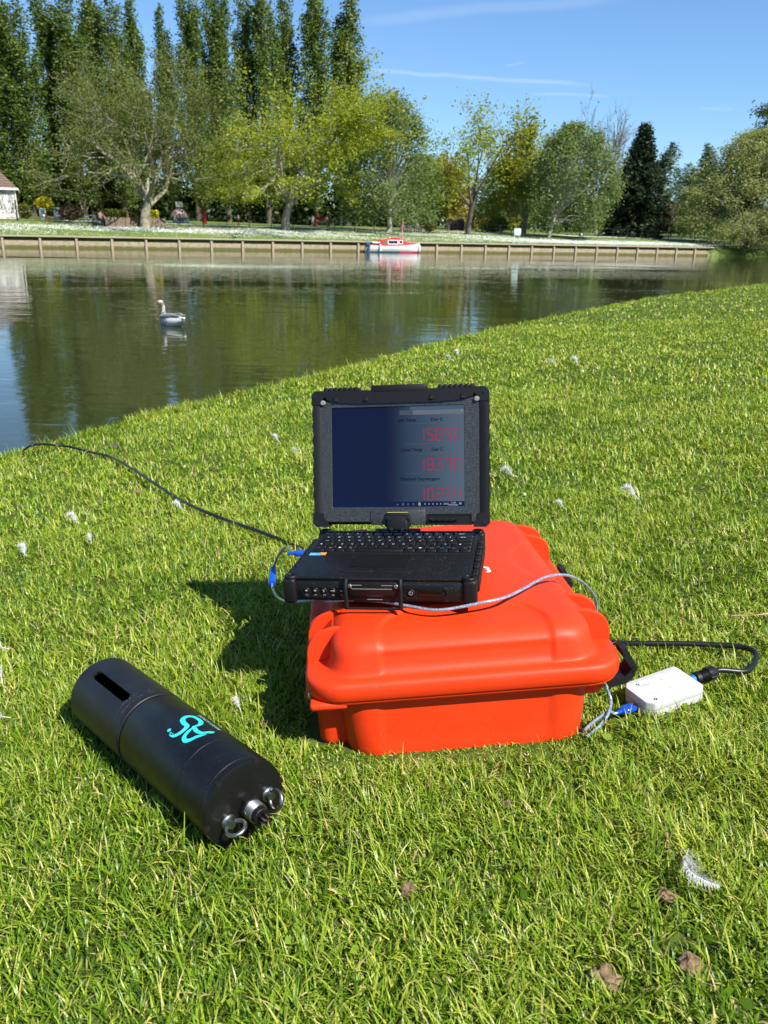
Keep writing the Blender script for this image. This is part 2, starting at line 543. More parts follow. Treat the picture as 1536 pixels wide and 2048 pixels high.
ss = np.concatenate([np.linspace(-90, -20, 20), np.linspace(-18, WALL_END, 86), np.linspace(WALL_END+1, 90, 20), np.linspace(94, 190, 20)])
tt = np.concatenate([[-.021, -.02], np.linspace(0, 12, 25), np.linspace(13, 60, 40), np.linspace(66, 260, 30)])
SS, T2 = np.meshgrid(ss, tt, indexing='ij')
ZF = far_z(SS, T2)
beyond = np.clip((SS-WALL_END+1.2)/1.5, 0, 1)        # past the wall the bank slopes into the river
fall = np.clip(T2/3.0, 0, 1); fall = fall*fall*(3-2*fall)
T2b = T2 - 1.6*beyond*(1-np.clip(T2/3.0, 0, 1))
ZF = ZF*(1-beyond) + beyond*(ZF*fall - .35*(1-fall))
ZF[:, 0] = -1.2                                       # the earth goes down behind the timber
PX = WL.x+WE.x*SS+WN.x*T2b; PY = WL.y+WE.y*SS+WN.y*T2b
V = np.stack([PX, PY, ZF], -1).reshape(-1, 3)
ns_, nt2 = SS.shape
ii, jj = np.meshgrid(np.arange(ns_-1), np.arange(nt2-1), indexing='ij')
a = (ii*nt2+jj).ravel()
Q = np.stack([a, a+nt2, a+nt2+1, a+1], -1)
tag(put('far_bank_ground', mesh_np('far_bank_ground', V, Q, mat=far_grass_mat(), smooth=True)), kind='structure')

# one wide sheet under everything so that the land runs on to the horizon
gv = MB().add([(-1500, -1500, -1.2), (1500, -1500, -1.2), (1500, 1500, -1.2), (-1500, 1500, -1.2)], [(0, 1, 2, 3)])
tag(gv.build('distant_ground', mat('distant_ground', (.06, .085, .025), .9, var=.3, scale=.05), smooth=0), kind='structure')

# gravel path along the far bank
def path(s0, s1, t0, t1, name):
    m = MB(); n = 24; V = []
    for k in range(n+1):
        s = s0+(s1-s0)*k/n
        for t in (t0+.3*math.sin(s*.3), t1+.3*math.sin(s*.23)):
            p = far_xy(s, t); V.append((p.x, p.y, float(far_z(s, t))+.03))
    m.add(V, [(2*k, 2*k+2, 2*k+3, 2*k+1) for k in range(n)])
    tag(m.build(name, mat('gravel_path', (.40, .25, .13), .9, color2=(.5, .36, .22), scale=3)), kind='structure')
path(-18, 13, 10.5, 13.5, 'gravel_path')
path(36, 80, 17, 19.5, 'gravel_path')

# ------------------------------------------------------------------ timber river wall
timber = mat('weathered_timber', (.30, .235, .155), .85, color2=(.44, .36, .25), scale=6, bump=.5, bscale=30, bdist=.01, stretch=(.6, 4, 4))
def board_mat():
    m = bpy.data.materials.new('wall_board'); m.use_nodes = True
    nt = m.node_tree; b = nt.nodes['Principled BSDF']; b.inputs['Roughness'].default_value = .85
    tc = nt.nodes.new('ShaderNodeTexCoord'); sp = nt.nodes.new('ShaderNodeSeparateXYZ')
    nt.links.new(tc.outputs['Object'], sp.inputs[0])
    n = nt.nodes.new('ShaderNodeTexNoise'); n.inputs['Scale'].default_value = 5; n.inputs['Detail'].default_value = 6
    oi = nt.nodes.new('ShaderNodeObjectInfo'); ad = nt.nodes.new('ShaderNodeVectorMath'); ad.operation = 'ADD'
    nt.links.new(tc.outputs['Object'], ad.inputs[0]); nt.links.new(oi.outputs['Location'], ad.inputs[1]); nt.links.new(ad.outputs[0], n.inputs['Vector'])
    r = nt.nodes.new('ShaderNodeValToRGB')
    r.color_ramp.elements[0].position = .3; r.color_ramp.elements[0].color = (.25, .195, .12, 1)
    r.color_ramp.elements[1].position = .7; r.color_ramp.elements[1].color = (.42, .345, .235, 1)
    nt.links.new(n.outputs['Fac'], r.inputs[0])
    mr = nt.nodes.new('ShaderNodeMath'); mr.operation = 'MULTIPLY_ADD'; mr.inputs[1].default_value = .34; mr.inputs[2].default_value = .02
    nt.links.new(n.outputs['Fac'], mr.inputs[0])
    lt = nt.nodes.new('ShaderNodeMapRange'); lt.inputs['From Min'].default_value = -.05; lt.inputs['From Max'].default_value = .06; lt.inputs['To Min'].default_value = 0; lt.inputs['To Max'].default_value = 1
    df = nt.nodes.new('ShaderNodeMath'); df.operation = 'SUBTRACT'
    nt.links.new(mr.outputs[0], df.inputs[0]); nt.links.new(sp.outputs[2], df.inputs[1]); nt.links.new(df.outputs[0], lt.inputs['Value'])
    mx = nt.nodes.new('ShaderNodeMix'); mx.data_type = 'RGBA'; mx.inputs['B'].default_value = (.10, .095, .02, 1)
    nt.links.new(lt.outputs[0], mx.inputs['Factor']); nt.links.new(r.outputs[0], mx.inputs['A']); nt.links.new(mx.outputs['Result'], b.inputs['Base Color'])
    return m
boardm = board_mat()
angw = math.atan2(WE.y, WE.x)
wall = thing('river_wall', 'long timber retaining wall of posts and pale boards along the far bank', 'retaining wall', WL, angw)
BAY = 2.5
post_me = MB().rbox((0, 0, .265), (.18, .22, 1.1), .02, 1).mesh('post', timber)
low_me = MB().rbox((0, 0, .17), (BAY-.225, .09, .70), .012, 1).mesh('board', boardm)
up_me = MB().rbox((0, 0, .655), (BAY-.02, .05, .16), .01, 1).mesh('board', mat('shaded_timber', (.055, .05, .04), .9, color2=(.10, .09, .07), scale=6))  # shade under the coping put into the upper board's colour
cap_me = MB().rbox((0, 0, .0), (BAY-.012, .40, .12), .02, 1).mesh('coping', timber)
k0, k1 = -10, int(WALL_END//BAY)
for k in range(k0, k1+1):
    s = .94+k*BAY
    o = put('post', post_me, wall); o.location = (s, -.10, -.02 + .012*math.sin(k*1.7)); o.rotation_euler = (0, .012*math.sin(k*2.3), .02*math.sin(k*3.1))
    if k < k1:
        o = put('board', low_me, wall); o.location = (s+BAY/2, -.03+.008*math.sin(k*2.1), .006*math.sin(k*1.3))
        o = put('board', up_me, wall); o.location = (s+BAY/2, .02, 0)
        o = put('coping', cap_me, wall); o.location = (s+BAY/2, -.09, .815+.006*math.sin(k*2.7))

# ------------------------------------------------------------------ post and rail fence on the far lawn
iron = mat('black_iron', (.015, .017, .018), .5, spec=.4)
fence = thing('metal_fence', 'low black metal post and rail fence across the far lawn', 'fence', (0, 0, 0))
fpost = MB().box((0, 0, .55), (.055, .055, 1.1)).mesh('post', iron, 0)
fpts = []
for k in range(-6, 40):
    s = 3+k*2.05; t = 9.0+.25*math.sin(k*.4)
    p = far_xy(s, t); z = float(far_z(s, t))
    fpts.append(Vector((p.x, p.y, z)))
    if 45 > s > 8.2 or s >= 45:
        o = put('post', fpost, fence); o.location = (p.x, p.y, z-.05)
for h in (.98, .62, .28):
    mb = MB(); mb.tube([q+Vector((0, 0, h)) for q in fpts], .011, 4)
    mb.build('rail', iron, fence)
# ------------------------------------------------------------------ trees
def lat(px, py, P):
    """sideways position, at the distance of P, of what the photograph shows at px, py"""
    d = pix_dir(px, py)
    return d.x/d.y*P.y
def cards(rng, pts, size, aspect=.62, jitter=.0, up=.35, tint_fn=None, flat=1.0):
    """many small leaf-sized faces round given points"""
    P = np.asarray(pts, float); n = len(P)
    P = P + rng.normal(0, 1, (n, 3))*jitter*np.array([1, 1, flat])
    a = rng.normal(0, 1, (n, 3)); a[:, 2] *= .6
    a /= np.linalg.norm(a, axis=1)[:, None]
    b = rng.normal(0, 1, (n, 3)); b[:, 2] += up*rng.choice([-1, 1], n)
    b -= a*(a*b).sum(1)[:, None]; b /= np.linalg.norm(b, axis=1)[:, None]
    s = size*rng.uniform(.55, 1.35, n)[:, None]
    c = np.cross(a, b)*s*.12
    V = np.stack([P-a*s, P-b*s*aspect+c, P+a*s, P+b*s*aspect+c], 1).reshape(-1, 3)
    Q = np.arange(4*n).reshape(-1, 4)
    t = np.clip(rng.normal(.5, .2, n), 0, 1) if tint_fn is None else tint_fn(P, rng)
    return V, Q, np.repeat(t, 4)

bark_grey = mat('bark_grey', (.20, .17, .13), .9, color2=(.34, .30, .23), scale=5, bump=.6, bscale=14, bdist=.03, stretch=(1, 1, .3))
bark_pale = mat('bark_pale', (.20, .175, .12), .9, color2=(.34, .30, .21), scale=4, bump=.5, bscale=14, bdist=.03, stretch=(1, 1, .4))
bark_dark = mat('bark_dark', (.075, .06, .045), .9, color2=(.14, .115, .085), scale=5, bump=.6, bscale=14, bdist=.03, stretch=(1, 1, .3))
twig_brown = mat('twig_brown', (.22, .17, .12), .9, color2=(.32, .26, .19), scale=2)

POP = leaf_mat('poplar_leaf', [(0, (.050, .088, .016)), (.5, (.115, .180, .032)), (1, (.20, .27, .055))], .4, .02)
OLIVE = leaf_mat('olive_leaf', [(0, (.070, .100, .016)), (.5, (.135, .175, .032)), (1, (.21, .245, .06))], .45, .015)
LIME = leaf_mat('lime_leaf', [(0, (.18, .235, .016)), (.5, (.30, .365, .030)), (1, (.43, .47, .07))], .5, .015)
BIRCH = leaf_mat('birch_leaf', [(0, (.10, .145, .040)), (.5, (.185, .25, .08)), (1, (.28, .35, .13))], .5, .015)
WILLOW = leaf_mat('willow_leaf', [(0, (.17, .20, .065)), (.5, (.29, .325, .11)), (1, (.42, .45, .19))], .5, .015)
CONIF = leaf_mat('conifer_needle', [(0, (0.010, 0.021, 0.009)), (.5, (0.023, 0.039, 0.016)), (1, (0.046, 0.065, 0.026))], .08, .015)
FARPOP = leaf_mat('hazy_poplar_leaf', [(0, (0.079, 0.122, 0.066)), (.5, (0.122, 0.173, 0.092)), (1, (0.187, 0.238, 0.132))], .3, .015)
RUST = leaf_mat('copper_leaf', [(0, (0.066, 0.044, 0.022)), (.5, (0.132, 0.094, 0.050)), (1, (0.187, 0.143, 0.077))], .3, .015)
GOLD = leaf_mat('gold_leaf', [(0, (0.176, 0.143, 0.022)), (.5, (0.264, 0.220, 0.039)), (1, (0.374, 0.330, 0.066))], .4, .015)
YELLOW = leaf_mat('yellow_leaf', [(0, (0.385, 0.363, 0.022)), (.5, (0.550, 0.528, 0.033)), (1, (0.715, 0.660, 0.066))], .4, .015)
HEDGE = leaf_mat('hedge_leaf', [(0, (0.072, 0.084, 0.014)), (.5, (0.132, 0.144, 0.024)), (1, (0.204, 0.204, 0.042))], .3, .015)
LIME2 = leaf_mat('soft_lime_leaf', [(0, (.15, .18, .022)), (.5, (.25, .28, .04)), (1, (.36, .38, .07))], .5, .015)
SHADED = leaf_mat('shaded_undergrowth_leaf', [(0, (.012, .022, .006)), (.5, (.028, .045, .012)), (1, (.06, .085, .02))], .2, .02)  # shade beneath the poplars put into the undergrowth's leaf colour
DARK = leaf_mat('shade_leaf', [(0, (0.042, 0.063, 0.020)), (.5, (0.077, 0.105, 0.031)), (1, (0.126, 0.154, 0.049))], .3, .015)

def limbs(rng, trunk_h, trunk_r, n_main, levels, L0, ang, trop, wig, nchild, shrink=.66, first=.55, bend=.04, rmin=.012):
    """a branching skeleton: returns tubes (points, radii) and the twig points"""
    segs, tips = [], []
    p = Vector((0, 0, -.1)); pts = [p]; d = Vector((0, 0, 1))
    for k in range(6):
        d = (d + Vector((rng.normal(0, bend), rng.normal(0, bend), 0))).normalized(); p = p + d*(trunk_h/6); pts.append(p)
    segs.append((pts, list(np.linspace(trunk_r*1.18, trunk_r*.72, 7)), 0))
    def grow(p, d, L, r, lev):
        n = 5 if lev < levels else 4
        q = [p]; rr = [r]
        for k in range(n):
            d = (d + Vector(rng.normal(0, wig, 3)) + Vector((0, 0, trop[min(lev, len(trop)-1)]))).normalized()
            p = p + d*(L/n); q.append(p); rr.append(r*(1-.62*(k+1)/n))
        segs.append((q, rr, lev))
        if lev >= levels:
            tips.extend(q[1:]); return
        if lev == levels-1: tips.extend(q[3:])
        m = nchild[min(lev-1, len(nchild)-1)]
        for j in range(m):
            f = .32+.68*(j+rng.uniform(.2, .9))/m
            i = min(int(f*n), n-1); g = f*n-i
            b = q[i].lerp(q[i+1], g)
            base = (q[i+1]-q[i]).normalized()
            ax = base.orthogonal().normalized(); ax.rotate(Matrix.Rotation(rng.uniform(0, 2*math.pi), 3, base))
            dd = base.copy(); dd.rotate(Matrix.Rotation(R_(rng.uniform(*ang)), 3, ax))
            grow(b, dd, L*shrink*rng.uniform(.75, 1.2), max(r*(1-.62*f)*.62, rmin), lev+1)
    for j in range(n_main):
        az = 2*math.pi*(j+rng.uniform(-.25, .25))/n_main
        el = R_(rng.uniform(32, 64)) if j else R_(80)
        h = first+(1-first)*j/max(1, n_main-1) if j else 1
        i = min(int(h*6), 5); b = pts[i].lerp(pts[i+1], h*6-i)
        grow(b, Vector((math.cos(az)*math.cos(el), math.sin(az)*math.cos(el), math.sin(el))), L0*rng.uniform(.8, 1.15), trunk_r*rng.uniform(.42, .62), 1)
    return segs, tips

def fit_tree(segs, tips, H, W, trunk_h, keep=.0):
    """scale the skeleton above the fork so the crown reaches height H and width W, centred on the trunk"""
    T = np.array([tuple(t) for t in tips])
    zs = (H-trunk_h)/max(1e-3, np.percentile(T[:, 2], 99.6)-trunk_h)
    lo, hi = np.percentile(T[:, 0], [1.2, 98.8]); kx = W/(hi-lo); cx = (lo+hi)/2
    lo, hi = np.percentile(T[:, 1], [1.2, 98.8]); ky = W*.92/(hi-lo); cyy = (lo+hi)/2
    def f(p):
        z = p[2]; g = min(1, max(0, (z-.3*trunk_h)/max(.5, H-.3*trunk_h)*1.8)); up_ = z > trunk_h
        return Vector((p[0]*(kx if up_ else 1)-cx*kx*g, p[1]*(ky if up_ else 1)-cyy*ky*g, trunk_h+(z-trunk_h)*zs if up_ else z))
    return [([f(p) for p in q], r, l) for q, r, l in segs], np.array([tuple(f(t)) for t in tips])

def finish_tree(name, label, P, segs, pts, leaf, bark, size, aspect, jit, group=None, rng=None, tfn=None, levels_part=2, up=.35, flat=1.0):
    root = thing(name, label, 'tree', P, 0, group)
    m = MB()
    for q, r, l in segs:
        if l <= 1: m.tube(q, r, 8 if l == 0 else 5)
    m.build('trunk', bark, root, 60)
    m = MB()
    for q, r, l in segs:
        if l > 1: m.tube(q, r, 4 if l == 2 else 3, cap=False)
    if m.v: m.build('branches', bark, root, 60)
    if leaf is not None and len(pts):
        V, Q, t = cards(rng, pts, size, aspect, jit, up, tfn, flat)
        put('crown', mesh_np('crown', V, Q, mat=leaf, attr=t), root)
    return root

def open_tree(name, label, px, t, x0, x1, ytop, trunk_frac, leaf, bark, seed, per=4, size=.2, jit=.22, levels=4, trunk_r=.32, n_main=6, trop=(.0, .05, .02, 0), wig=.13, ang=(24, 58), nchild=(5, 4, 4), group=None, aspect=.6, shrink=.66, up=.35, L0=5, keep=1.0, ybot=None, rmin=.012, flat=1.0):
    rng = np.random.default_rng(seed)
    P = far_at(px, t); mp = m_per_px(P)
    ym = ytop*.5+215
    H = z_at((x0+x1)/2, ytop, P)-P.z; W = lat(x1, ym, P)-lat(x0, ym, P)
    th = H*trunk_frac
    segs, tips = limbs(rng, th, trunk_r, n_main, levels, L0, ang, trop, wig, nchild, shrink, rmin=rmin)
    segs, T = fit_tree(segs, tips, H, W, th)
    sh = (lat(x0, ym, P)+lat(x1, ym, P))/2-P.x
    def lean(p): return (p[0]+sh*min(1, max(0, (p[2]-th)/(H*.35))), p[1], p[2])
    segs = [([Vector(lean(p)) for p in q], r, l) for q, r, l in segs]
    T = np.array([lean(p) for p in T])
    if keep < 1: T = T[rng.random(len(T)) < keep]
    if ybot: zl = z_at((x0+x1)/2, ybot+8, P)-P.z; segs = [q for q in segs if q[2] < 2 or min(v.z for v in q[0]) > zl]
    if ybot: T = T[T[:, 2] > z_at((x0+x1)/2, ybot, P)-P.z]
    pts = np.repeat(T, per, 0) if per else T[:0]
    return finish_tree(name, label, P, segs, pts, leaf, bark, size, aspect, jit, group, rng, up=up, flat=flat)

# --- Lombardy poplars: tight upright strands
def poplar_mesh(seed, H, Wd, nstr, nleaf, size, leaf, bare=.03):
    rng = np.random.default_rng(seed)
    def prof(v): return Wd/2*np.interp(v, [0, .06, .2, .45, .7, .85, .95, 1], [.40, .72, .96, 1.0, .88, .62, .32, .04])
    segs = []; pts = []
    trunk = [Vector((.1*math.sin(k*.9+seed), .1*math.cos(k*1.1), H*.93*k/12-.2)) for k in range(13)]
    segs.append((trunk, list(np.linspace(.42, .05, 13)), 0))
    # several upright plumes that lean apart a little, each with a tip of its own
    plumes = [(0, 0, 1.0, .74)]+[(math.cos(a_)*Wd*rng.uniform(.08, .19), math.sin(a_)*Wd*rng.uniform(.08, .19), rng.uniform(.80, .97), rng.uniform(.50, .66)) for a_ in rng.uniform(0, 1.2)+np.arange(3)*2.09]
    for k in range(nstr):
        cx_, cy_, hj, wj = plumes[k % len(plumes)]
        v0 = bare + (.90-bare)*(k/nstr)**.9; az = rng.uniform(0, 2*math.pi)
        ln = rng.uniform(.08, .22); v1 = min(1.0, v0+ln)
        r0, r1 = .12*prof(v0), prof((v0+v1)/2)*rng.uniform(.45, 1.15)*wj
        q = []
        tw = rng.uniform(-.35, .35)
        for j in range(6):
            g = j/5; rr = r0+(r1-r0)*math.sin(g*math.pi/2)**.8
            a = az+tw*g; v = v0+(v1-v0)*g
            rr = min(rr, prof(v)*wj*1.2+.1)
            o_ = min(1, v*3)
            q.append(Vector((cx_*o_+math.cos(a)*rr, cy_*o_+math.sin(a)*rr, v*hj*H)))
        segs.append((q, list(np.linspace(.06, .015, 6)), 2))
        n = int(nleaf/nstr*rng.uniform(.6, 1.4))
        g = rng.uniform(.12, 1.03, n)**.85
        Q = np.array([tuple(x) for x in q])
        xs = np.interp(g, np.linspace(0, 1, 6), Q[:, 0]); ys_ = np.interp(g, np.linspace(0, 1, 6), Q[:, 1]); zs = np.interp(g, np.linspace(0, 1, 6), Q[:, 2])
        sg = .20+.20*np.sin(np.clip(g, 0, 1)*math.pi)
        pts.append(np.stack([xs, ys_, zs], 1)+rng.normal(0, 1, (n, 3))*sg[:, None]*np.array([1, 1, 1.3]))
    pts = np.concatenate(pts)
    V, Q, t = cards(rng, pts, size, .62, 0, .2)
    cr = mesh_np('crown', V, Q, mat=leaf, attr=t)
    m = MB(); m.tube(segs[0][0], segs[0][1], 8); tr = m.mesh('trunk', bark_dark, 60)
    m = MB()
    for q, r, l in segs[1:]: m.tube(q, r, 3, cap=False)
    return cr, tr, m.mesh('branches', bark_grey, 60)
POPS = [poplar_mesh(s, 30, w, ns, 17000, .165, POP) for s, w, ns in ((1, 5.2, 96), (2, 5.6, 108), (3, 5.0, 90), (4, 5.2, 84))]
def poplar(px, t, ytop, wpx, var, rz, label, meshes=None, group='row of poplars behind the far lawn', pref=130):
    P = far_at(px, t, pref); mp = m_per_px(P); ms = (meshes or POPS)[var]
    root = thing('poplar_tree', label, 'tree', P, rz, group)
    kz = (z_at(px, ytop, P)-P.z)/30.0; kx = wpx*mp/4.15
    root.scale = (kx, kx, kz)
    for nm, me in zip(('crown', 'trunk', 'branches'), ms): put(nm, me, root)
    return root
plist = [(-6, 27, -20, 70), (34, 26, -12, 64), (96, 30, -30, 72), (140, 27, -20, 62), (186, 29, -34, 64), (228, 26, -14, 60), (268, 28, -4, 56), (327, 29, 14, 44), (383, 27, -34, 54), (428, 31, -52, 50), (446, 27, -40, 50), (490, 29, -28, 52), (530, 27, -44, 56), (574, 29, -36, 56), (630, 27, -50, 66), (694, 28, -26, 78)]
where = ['at the far left edge, behind the white house', 'just right of the white house', 'behind the two green bins', 'fourth from the left, above the railings', 'behind the seated person', 'behind the left part of the wide olive tree', 'right of the widest sky-free stretch, behind the olive tree', 'shorter than the rest, sky around its tip', 'right of the short pointed one, behind the olive tree', 'half hidden, in the narrow gap left of the yellow-green tree', 'left of the yellow-green tree, over its outer twigs', 'behind the left shoulder of the yellow-green tree', 'behind the middle left of the yellow-green tree', 'straight above the trunk of the yellow-green tree', 'second from the right end of the row', 'last at the right end of the row, beside open sky']
for k, (px, t, yt, w) in enumerate(plist):
    poplar(px, t, yt, w, k % 4, k*1.9, 'tall dark green columnar poplar '+where[k])

open_tree('spreading_tree', 'wide open tree with sparse olive leaves and pale limbs on the far lawn', 291, 8, 78, 462, 96, .19, OLIVE, bark_pale, 11, per=8, size=.095, jit=.30, flat=.45, levels=4, trunk_r=.40, n_main=8, trop=(.02, .03, .0, -.01), wig=.16, ang=(26, 62), nchild=(5, 5, 5), L0=6, ybot=400)
open_tree('spreading_tree', 'broad bright yellow-green tree left of the red boat', 571, 7.5, 440, 796, 130, .23, LIME, bark_grey, 23, per=9, size=.115, jit=.36, flat=.5, levels=4, trunk_r=.36, n_main=9, trop=(.03, .0, -.015, -.03), wig=.15, ang=(26, 60), nchild=(5, 5, 4), L0=6, keep=.8, ybot=405)
open_tree('slender_tree', 'small airy tree with thin yellow-green leaves and a forked dark trunk', 937, 8.5, 856, 1062, 205, .27, LIME, bark_dark, 31, per=5, size=.125, jit=.4, levels=4, trunk_r=.26, n_main=5, trop=(.06, .05, .0, -.02), wig=.16, ang=(22, 55), nchild=(4, 4, 3), L0=5, keep=.8)
open_tree('leafy_tree', 'yellow-green rounded tree behind the airy forked tree', 1048, 15, 985, 1112, 243, .16, LIME2, bark_grey, 37, per=7, size=.18, jit=.5, levels=4, trunk_r=.25, n_main=7, trop=(.03, .0, -.02), nchild=(4, 4, 3), L0=5)
open_tree('bare_tree', 'tall leafless brown tree behind the grey-green birch', 1190, 34, 1112, 1268, 208, .2, RUST, twig_brown, 41, rmin=.03, per=1, size=.10, jit=.2, levels=5, trunk_r=.34, n_main=7, trop=(.09, .07, .04, .02), wig=.1, ang=(16, 40), nchild=(4, 4, 3, 3), L0=6, keep=.25)
open_tree('golden_tree', 'low golden brown tree in the gap left of the airy forked tree', 893, 32, 850, 936, 322, .16, GOLD, bark_grey, 43, per=6, size=.26, jit=.5, levels=4, trunk_r=.25, n_main=6, nchild=(4, 3, 3), L0=5)

# --- weeping and bushy crowns: clumps hung with fine strands
def clump_tree(name, label, px, t, x0, x1, ytop, ybot, leaf, bark, seed, nclump=80, per=130, size=.16, droop=1.2, spread=.9, trunk_r=.22, fork=True, shape=None, group=None, cat='tree', gaps=.0, wscale=1.0):
    rng = np.random.default_rng(seed)
    P = far_at(px, t); mp = m_per_px(P)
    H = z_at((x0+x1)/2, ytop, P)-P.z; zb = max(.05, z_at((x0+x1)/2, ybot, P)-P.z); ym = (ytop+ybot)/2; W = lat(x1, ym, P)-lat(x0, ym, P)
    sh = (lat(x0, ym, P)+lat(x1, ym, P))/2-P.x
    shape = shape or [(0, .55), (.25, .95), (.5, 1), (.75, .8), (.92, .45), (1, .12)]
    sx = [a for a, _ in shape]; sy = [b for _, b in shape]
    segs = []; pts = []
    th = max(.6, zb*.9)
    segs.append(([Vector((0, 0, -.1)), Vector((.05, 0, th*.5)), Vector((sh*.15, 0, th)), Vector((sh*.6, 0, th+(H-th)*.45)), Vector((sh, 0, H*.93))], [trunk_r*1.15, trunk_r, trunk_r*.85, trunk_r*.5, .03], 0))
    for k in range(nclump):
        v = rng.uniform(0, 1)**.85
        rad = W/2*np.interp(v, sx, sy)
        a = rng.uniform(0, 2*math.pi); rr = rad*math.sqrt(rng.uniform(.12, 1))
        c = np.array([sh+math.cos(a)*rr, math.sin(a)*rr*wscale, zb+(H-zb)*v])
        s0 = Vector((sh*.5*min(1, v*2), 0, th+(c[2]-th)*.35 if c[2] > th else th*.8))
        if rr > .25*rad and rng.random() < .6:
            mid = s0.lerp(Vector(c), .55)+Vector((0, 0, .25*rr))
            segs.append(([s0, mid, Vector(c)], [.07, .045, .015], 2))
        sg = spread*rng.uniform(.6, 1.25)*(.55+.45*rad/(W/2))
        n = int(per*rng.uniform(.6, 1.4))
        off = rng.normal(0, 1, (n, 3))*np.array([sg, sg, sg*.62])
        off[:, 2] -= droop*rng.random(n)**1.5*rng.uniform(.4, 1.2)
        q = c+off
        pts.append(q)
    pts = np.concatenate(pts)
    pts = pts[(pts[:, 2] > zb*.55) & (pts[:, 2] < H*1.02)]
    root = thing(name, label, cat, P, 0, group)
    m = MB()
    for q, r, l in segs: m.tube(q, r, 6 if l == 0 else 3, cap=False)
    m.build('trunk', bark, root, 60)
    V, Q, tn = cards(rng, pts, size, .5, 0, .1)
    put('crown', mesh_np('crown', V, Q, mat=leaf, attr=tn), root)
    return root

bark_birch = mat('bark_birch', (.30, .28, .25), .8, color2=(.5, .48, .44), scale=3)
clump_tree('birch_tree', 'mid green weeping tree with a pale forked trunk behind the red boat', 778, 9.5, 676, 884, 182, 436, BIRCH, bark_birch, 51, nclump=150, per=150, size=.14, droop=2.4, spread=.66, trunk_r=.26, shape=[(0, .8), (.2, .98), (.45, .9), (.7, .62), (.9, .42), (1, .15)])
clump_tree('birch_tree', 'grey-green drooping tree right of the notice board', 1098, 8, 1044, 1240, 246, 456, BIRCH, bark_birch, 52, nclump=170, per=150, size=.14, droop=2.0, spread=.6, trunk_r=.22, shape=[(0, .55), (.25, .95), (.5, 1), (.75, .82), (.92, .5), (1, .15)])
clump_tree('copper_tree', 'low reddish brown tree right of the dark conifer', 1342, 26, 1305, 1392, 408, 462, RUST, bark_dark, 53, nclump=50, per=90, size=.17, droop=.3, spread=.6, trunk_r=.15)
clump_tree('leafy_tree', 'small yellow-green tree between the conifer and the big willow', 1384, 20, 1352, 1420, 372, 468, WILLOW, bark_dark, 54, nclump=60, per=100, size=.16, droop=.6, spread=.55, trunk_r=.15)
clump_tree('dark_tree', 'dark green tree whose leafy tip leans in at the right edge', 1560, 20, 1458, 1660, 190, 440, DARK, bark_dark, 55, nclump=110, per=150, size=.20, droop=.6, spread=.8, trunk_r=.35)
clump_tree('willow_tree', 'big pale green willow hanging over the water at the right', 1500, 3.5, 1368, 1640, 262, 512, WILLOW, bark_dark, 56, nclump=280, per=170, size=.13, droop=1.0, spread=.75, trunk_r=.3, shape=[(0, .95), (.2, 1), (.45, .92), (.7, .72), (.88, .45), (1, .15)])
clump_tree('leaning_bush', 'tangled low bush at the waterline beside the end of the wall', 1490, -.4, 1426, 1680, 425, 516, WILLOW, bark_dark, 57, nclump=110, per=120, size=.10, droop=.4, spread=.45, trunk_r=.08, cat='bush')
clump_tree('shade_tree', 'green leafy tree in the gap right of the weeping tree', 838, 30, 800, 885, 312, 440, BIRCH, bark_dark, 58, nclump=70, per=120, size=.24, droop=.5, spread=.8, trunk_r=.2)
clump_tree('shade_tree', 'soft green tree low behind the notice board', 1010, 36, 950, 1085, 325, 450, BIRCH, bark_dark, 59, nclump=70, per=120, size=.26, droop=.5, spread=.9, trunk_r=.2)

# --- the conifer
def conifer(px, t, ytop, ybot, wpx, seed, label):
    rng = np.random.default_rng(seed)
    P = far_at(px, t); mp = m_per_px(P); H = z_at(px, ytop, P)-P.z; W = wpx*mp
    root = thing('conifer_tree', label, 'tree', P)
    m = MB(); m.tube([(0, 0, -.1), (0, 0, H*.5), (0, 0, H*.985)], [.35, .22, .03], 8); m.build('trunk', bark_dark, root, 60)
    pts = []; m = MB()
    nb = 330
    for k in range(nb):
        v = .05+.94*(k/nb)
        rad = W/2*np.interp(v, [0, .06, .3, .5, .62, .8, 1], [.8, 1, .95, .78, .52, .34, .05])*rng.uniform(.72, 1.12)
        a = k*2.399+rng.uniform(-.4, .4)
        shl = 1.2 if (.38 < v < .60 and math.cos(a) < -.2) else 1
        rad *= shl
        dz = -rad*.28+rad*.18*v
        q = [Vector((0, 0, v*H)), Vector((math.cos(a)*rad*.5, math.sin(a)*rad*.5, v*H+dz*.3)), Vector((math.cos(a)*rad, math.sin(a)*rad, v*H+dz+.1*rad))]
        m.tube(q, [.05, .035, .01], 3, cap=False)
        n = int(26+95*rad/(W/2))
        g = rng.uniform(.2, 1.05, n)
        Q = np.array([tuple(x) for x in q])
        c = np.stack([np.interp(g, [0, .5, 1], Q[:, i]) for i in range(3)], 1)
        c += rng.normal(0, 1, (n, 3))*np.array([.30, .30, .16])*(1.15-.5*g)[:, None]
        c[:, 2] -= .25*rng.random(n)
        pts.append(c)
    m.build('branches', bark_dark, root, 60)
    V, Q, tn = cards(rng, np.concatenate(pts), .2, .4, 0, .1)
    put('crown', mesh_np('crown', V, Q, mat=CONIF, attr=tn), root)
conifer(1268, 14, 246, 470, 116, 61, 'dark pointed conifer standing beyond the end of the wall')

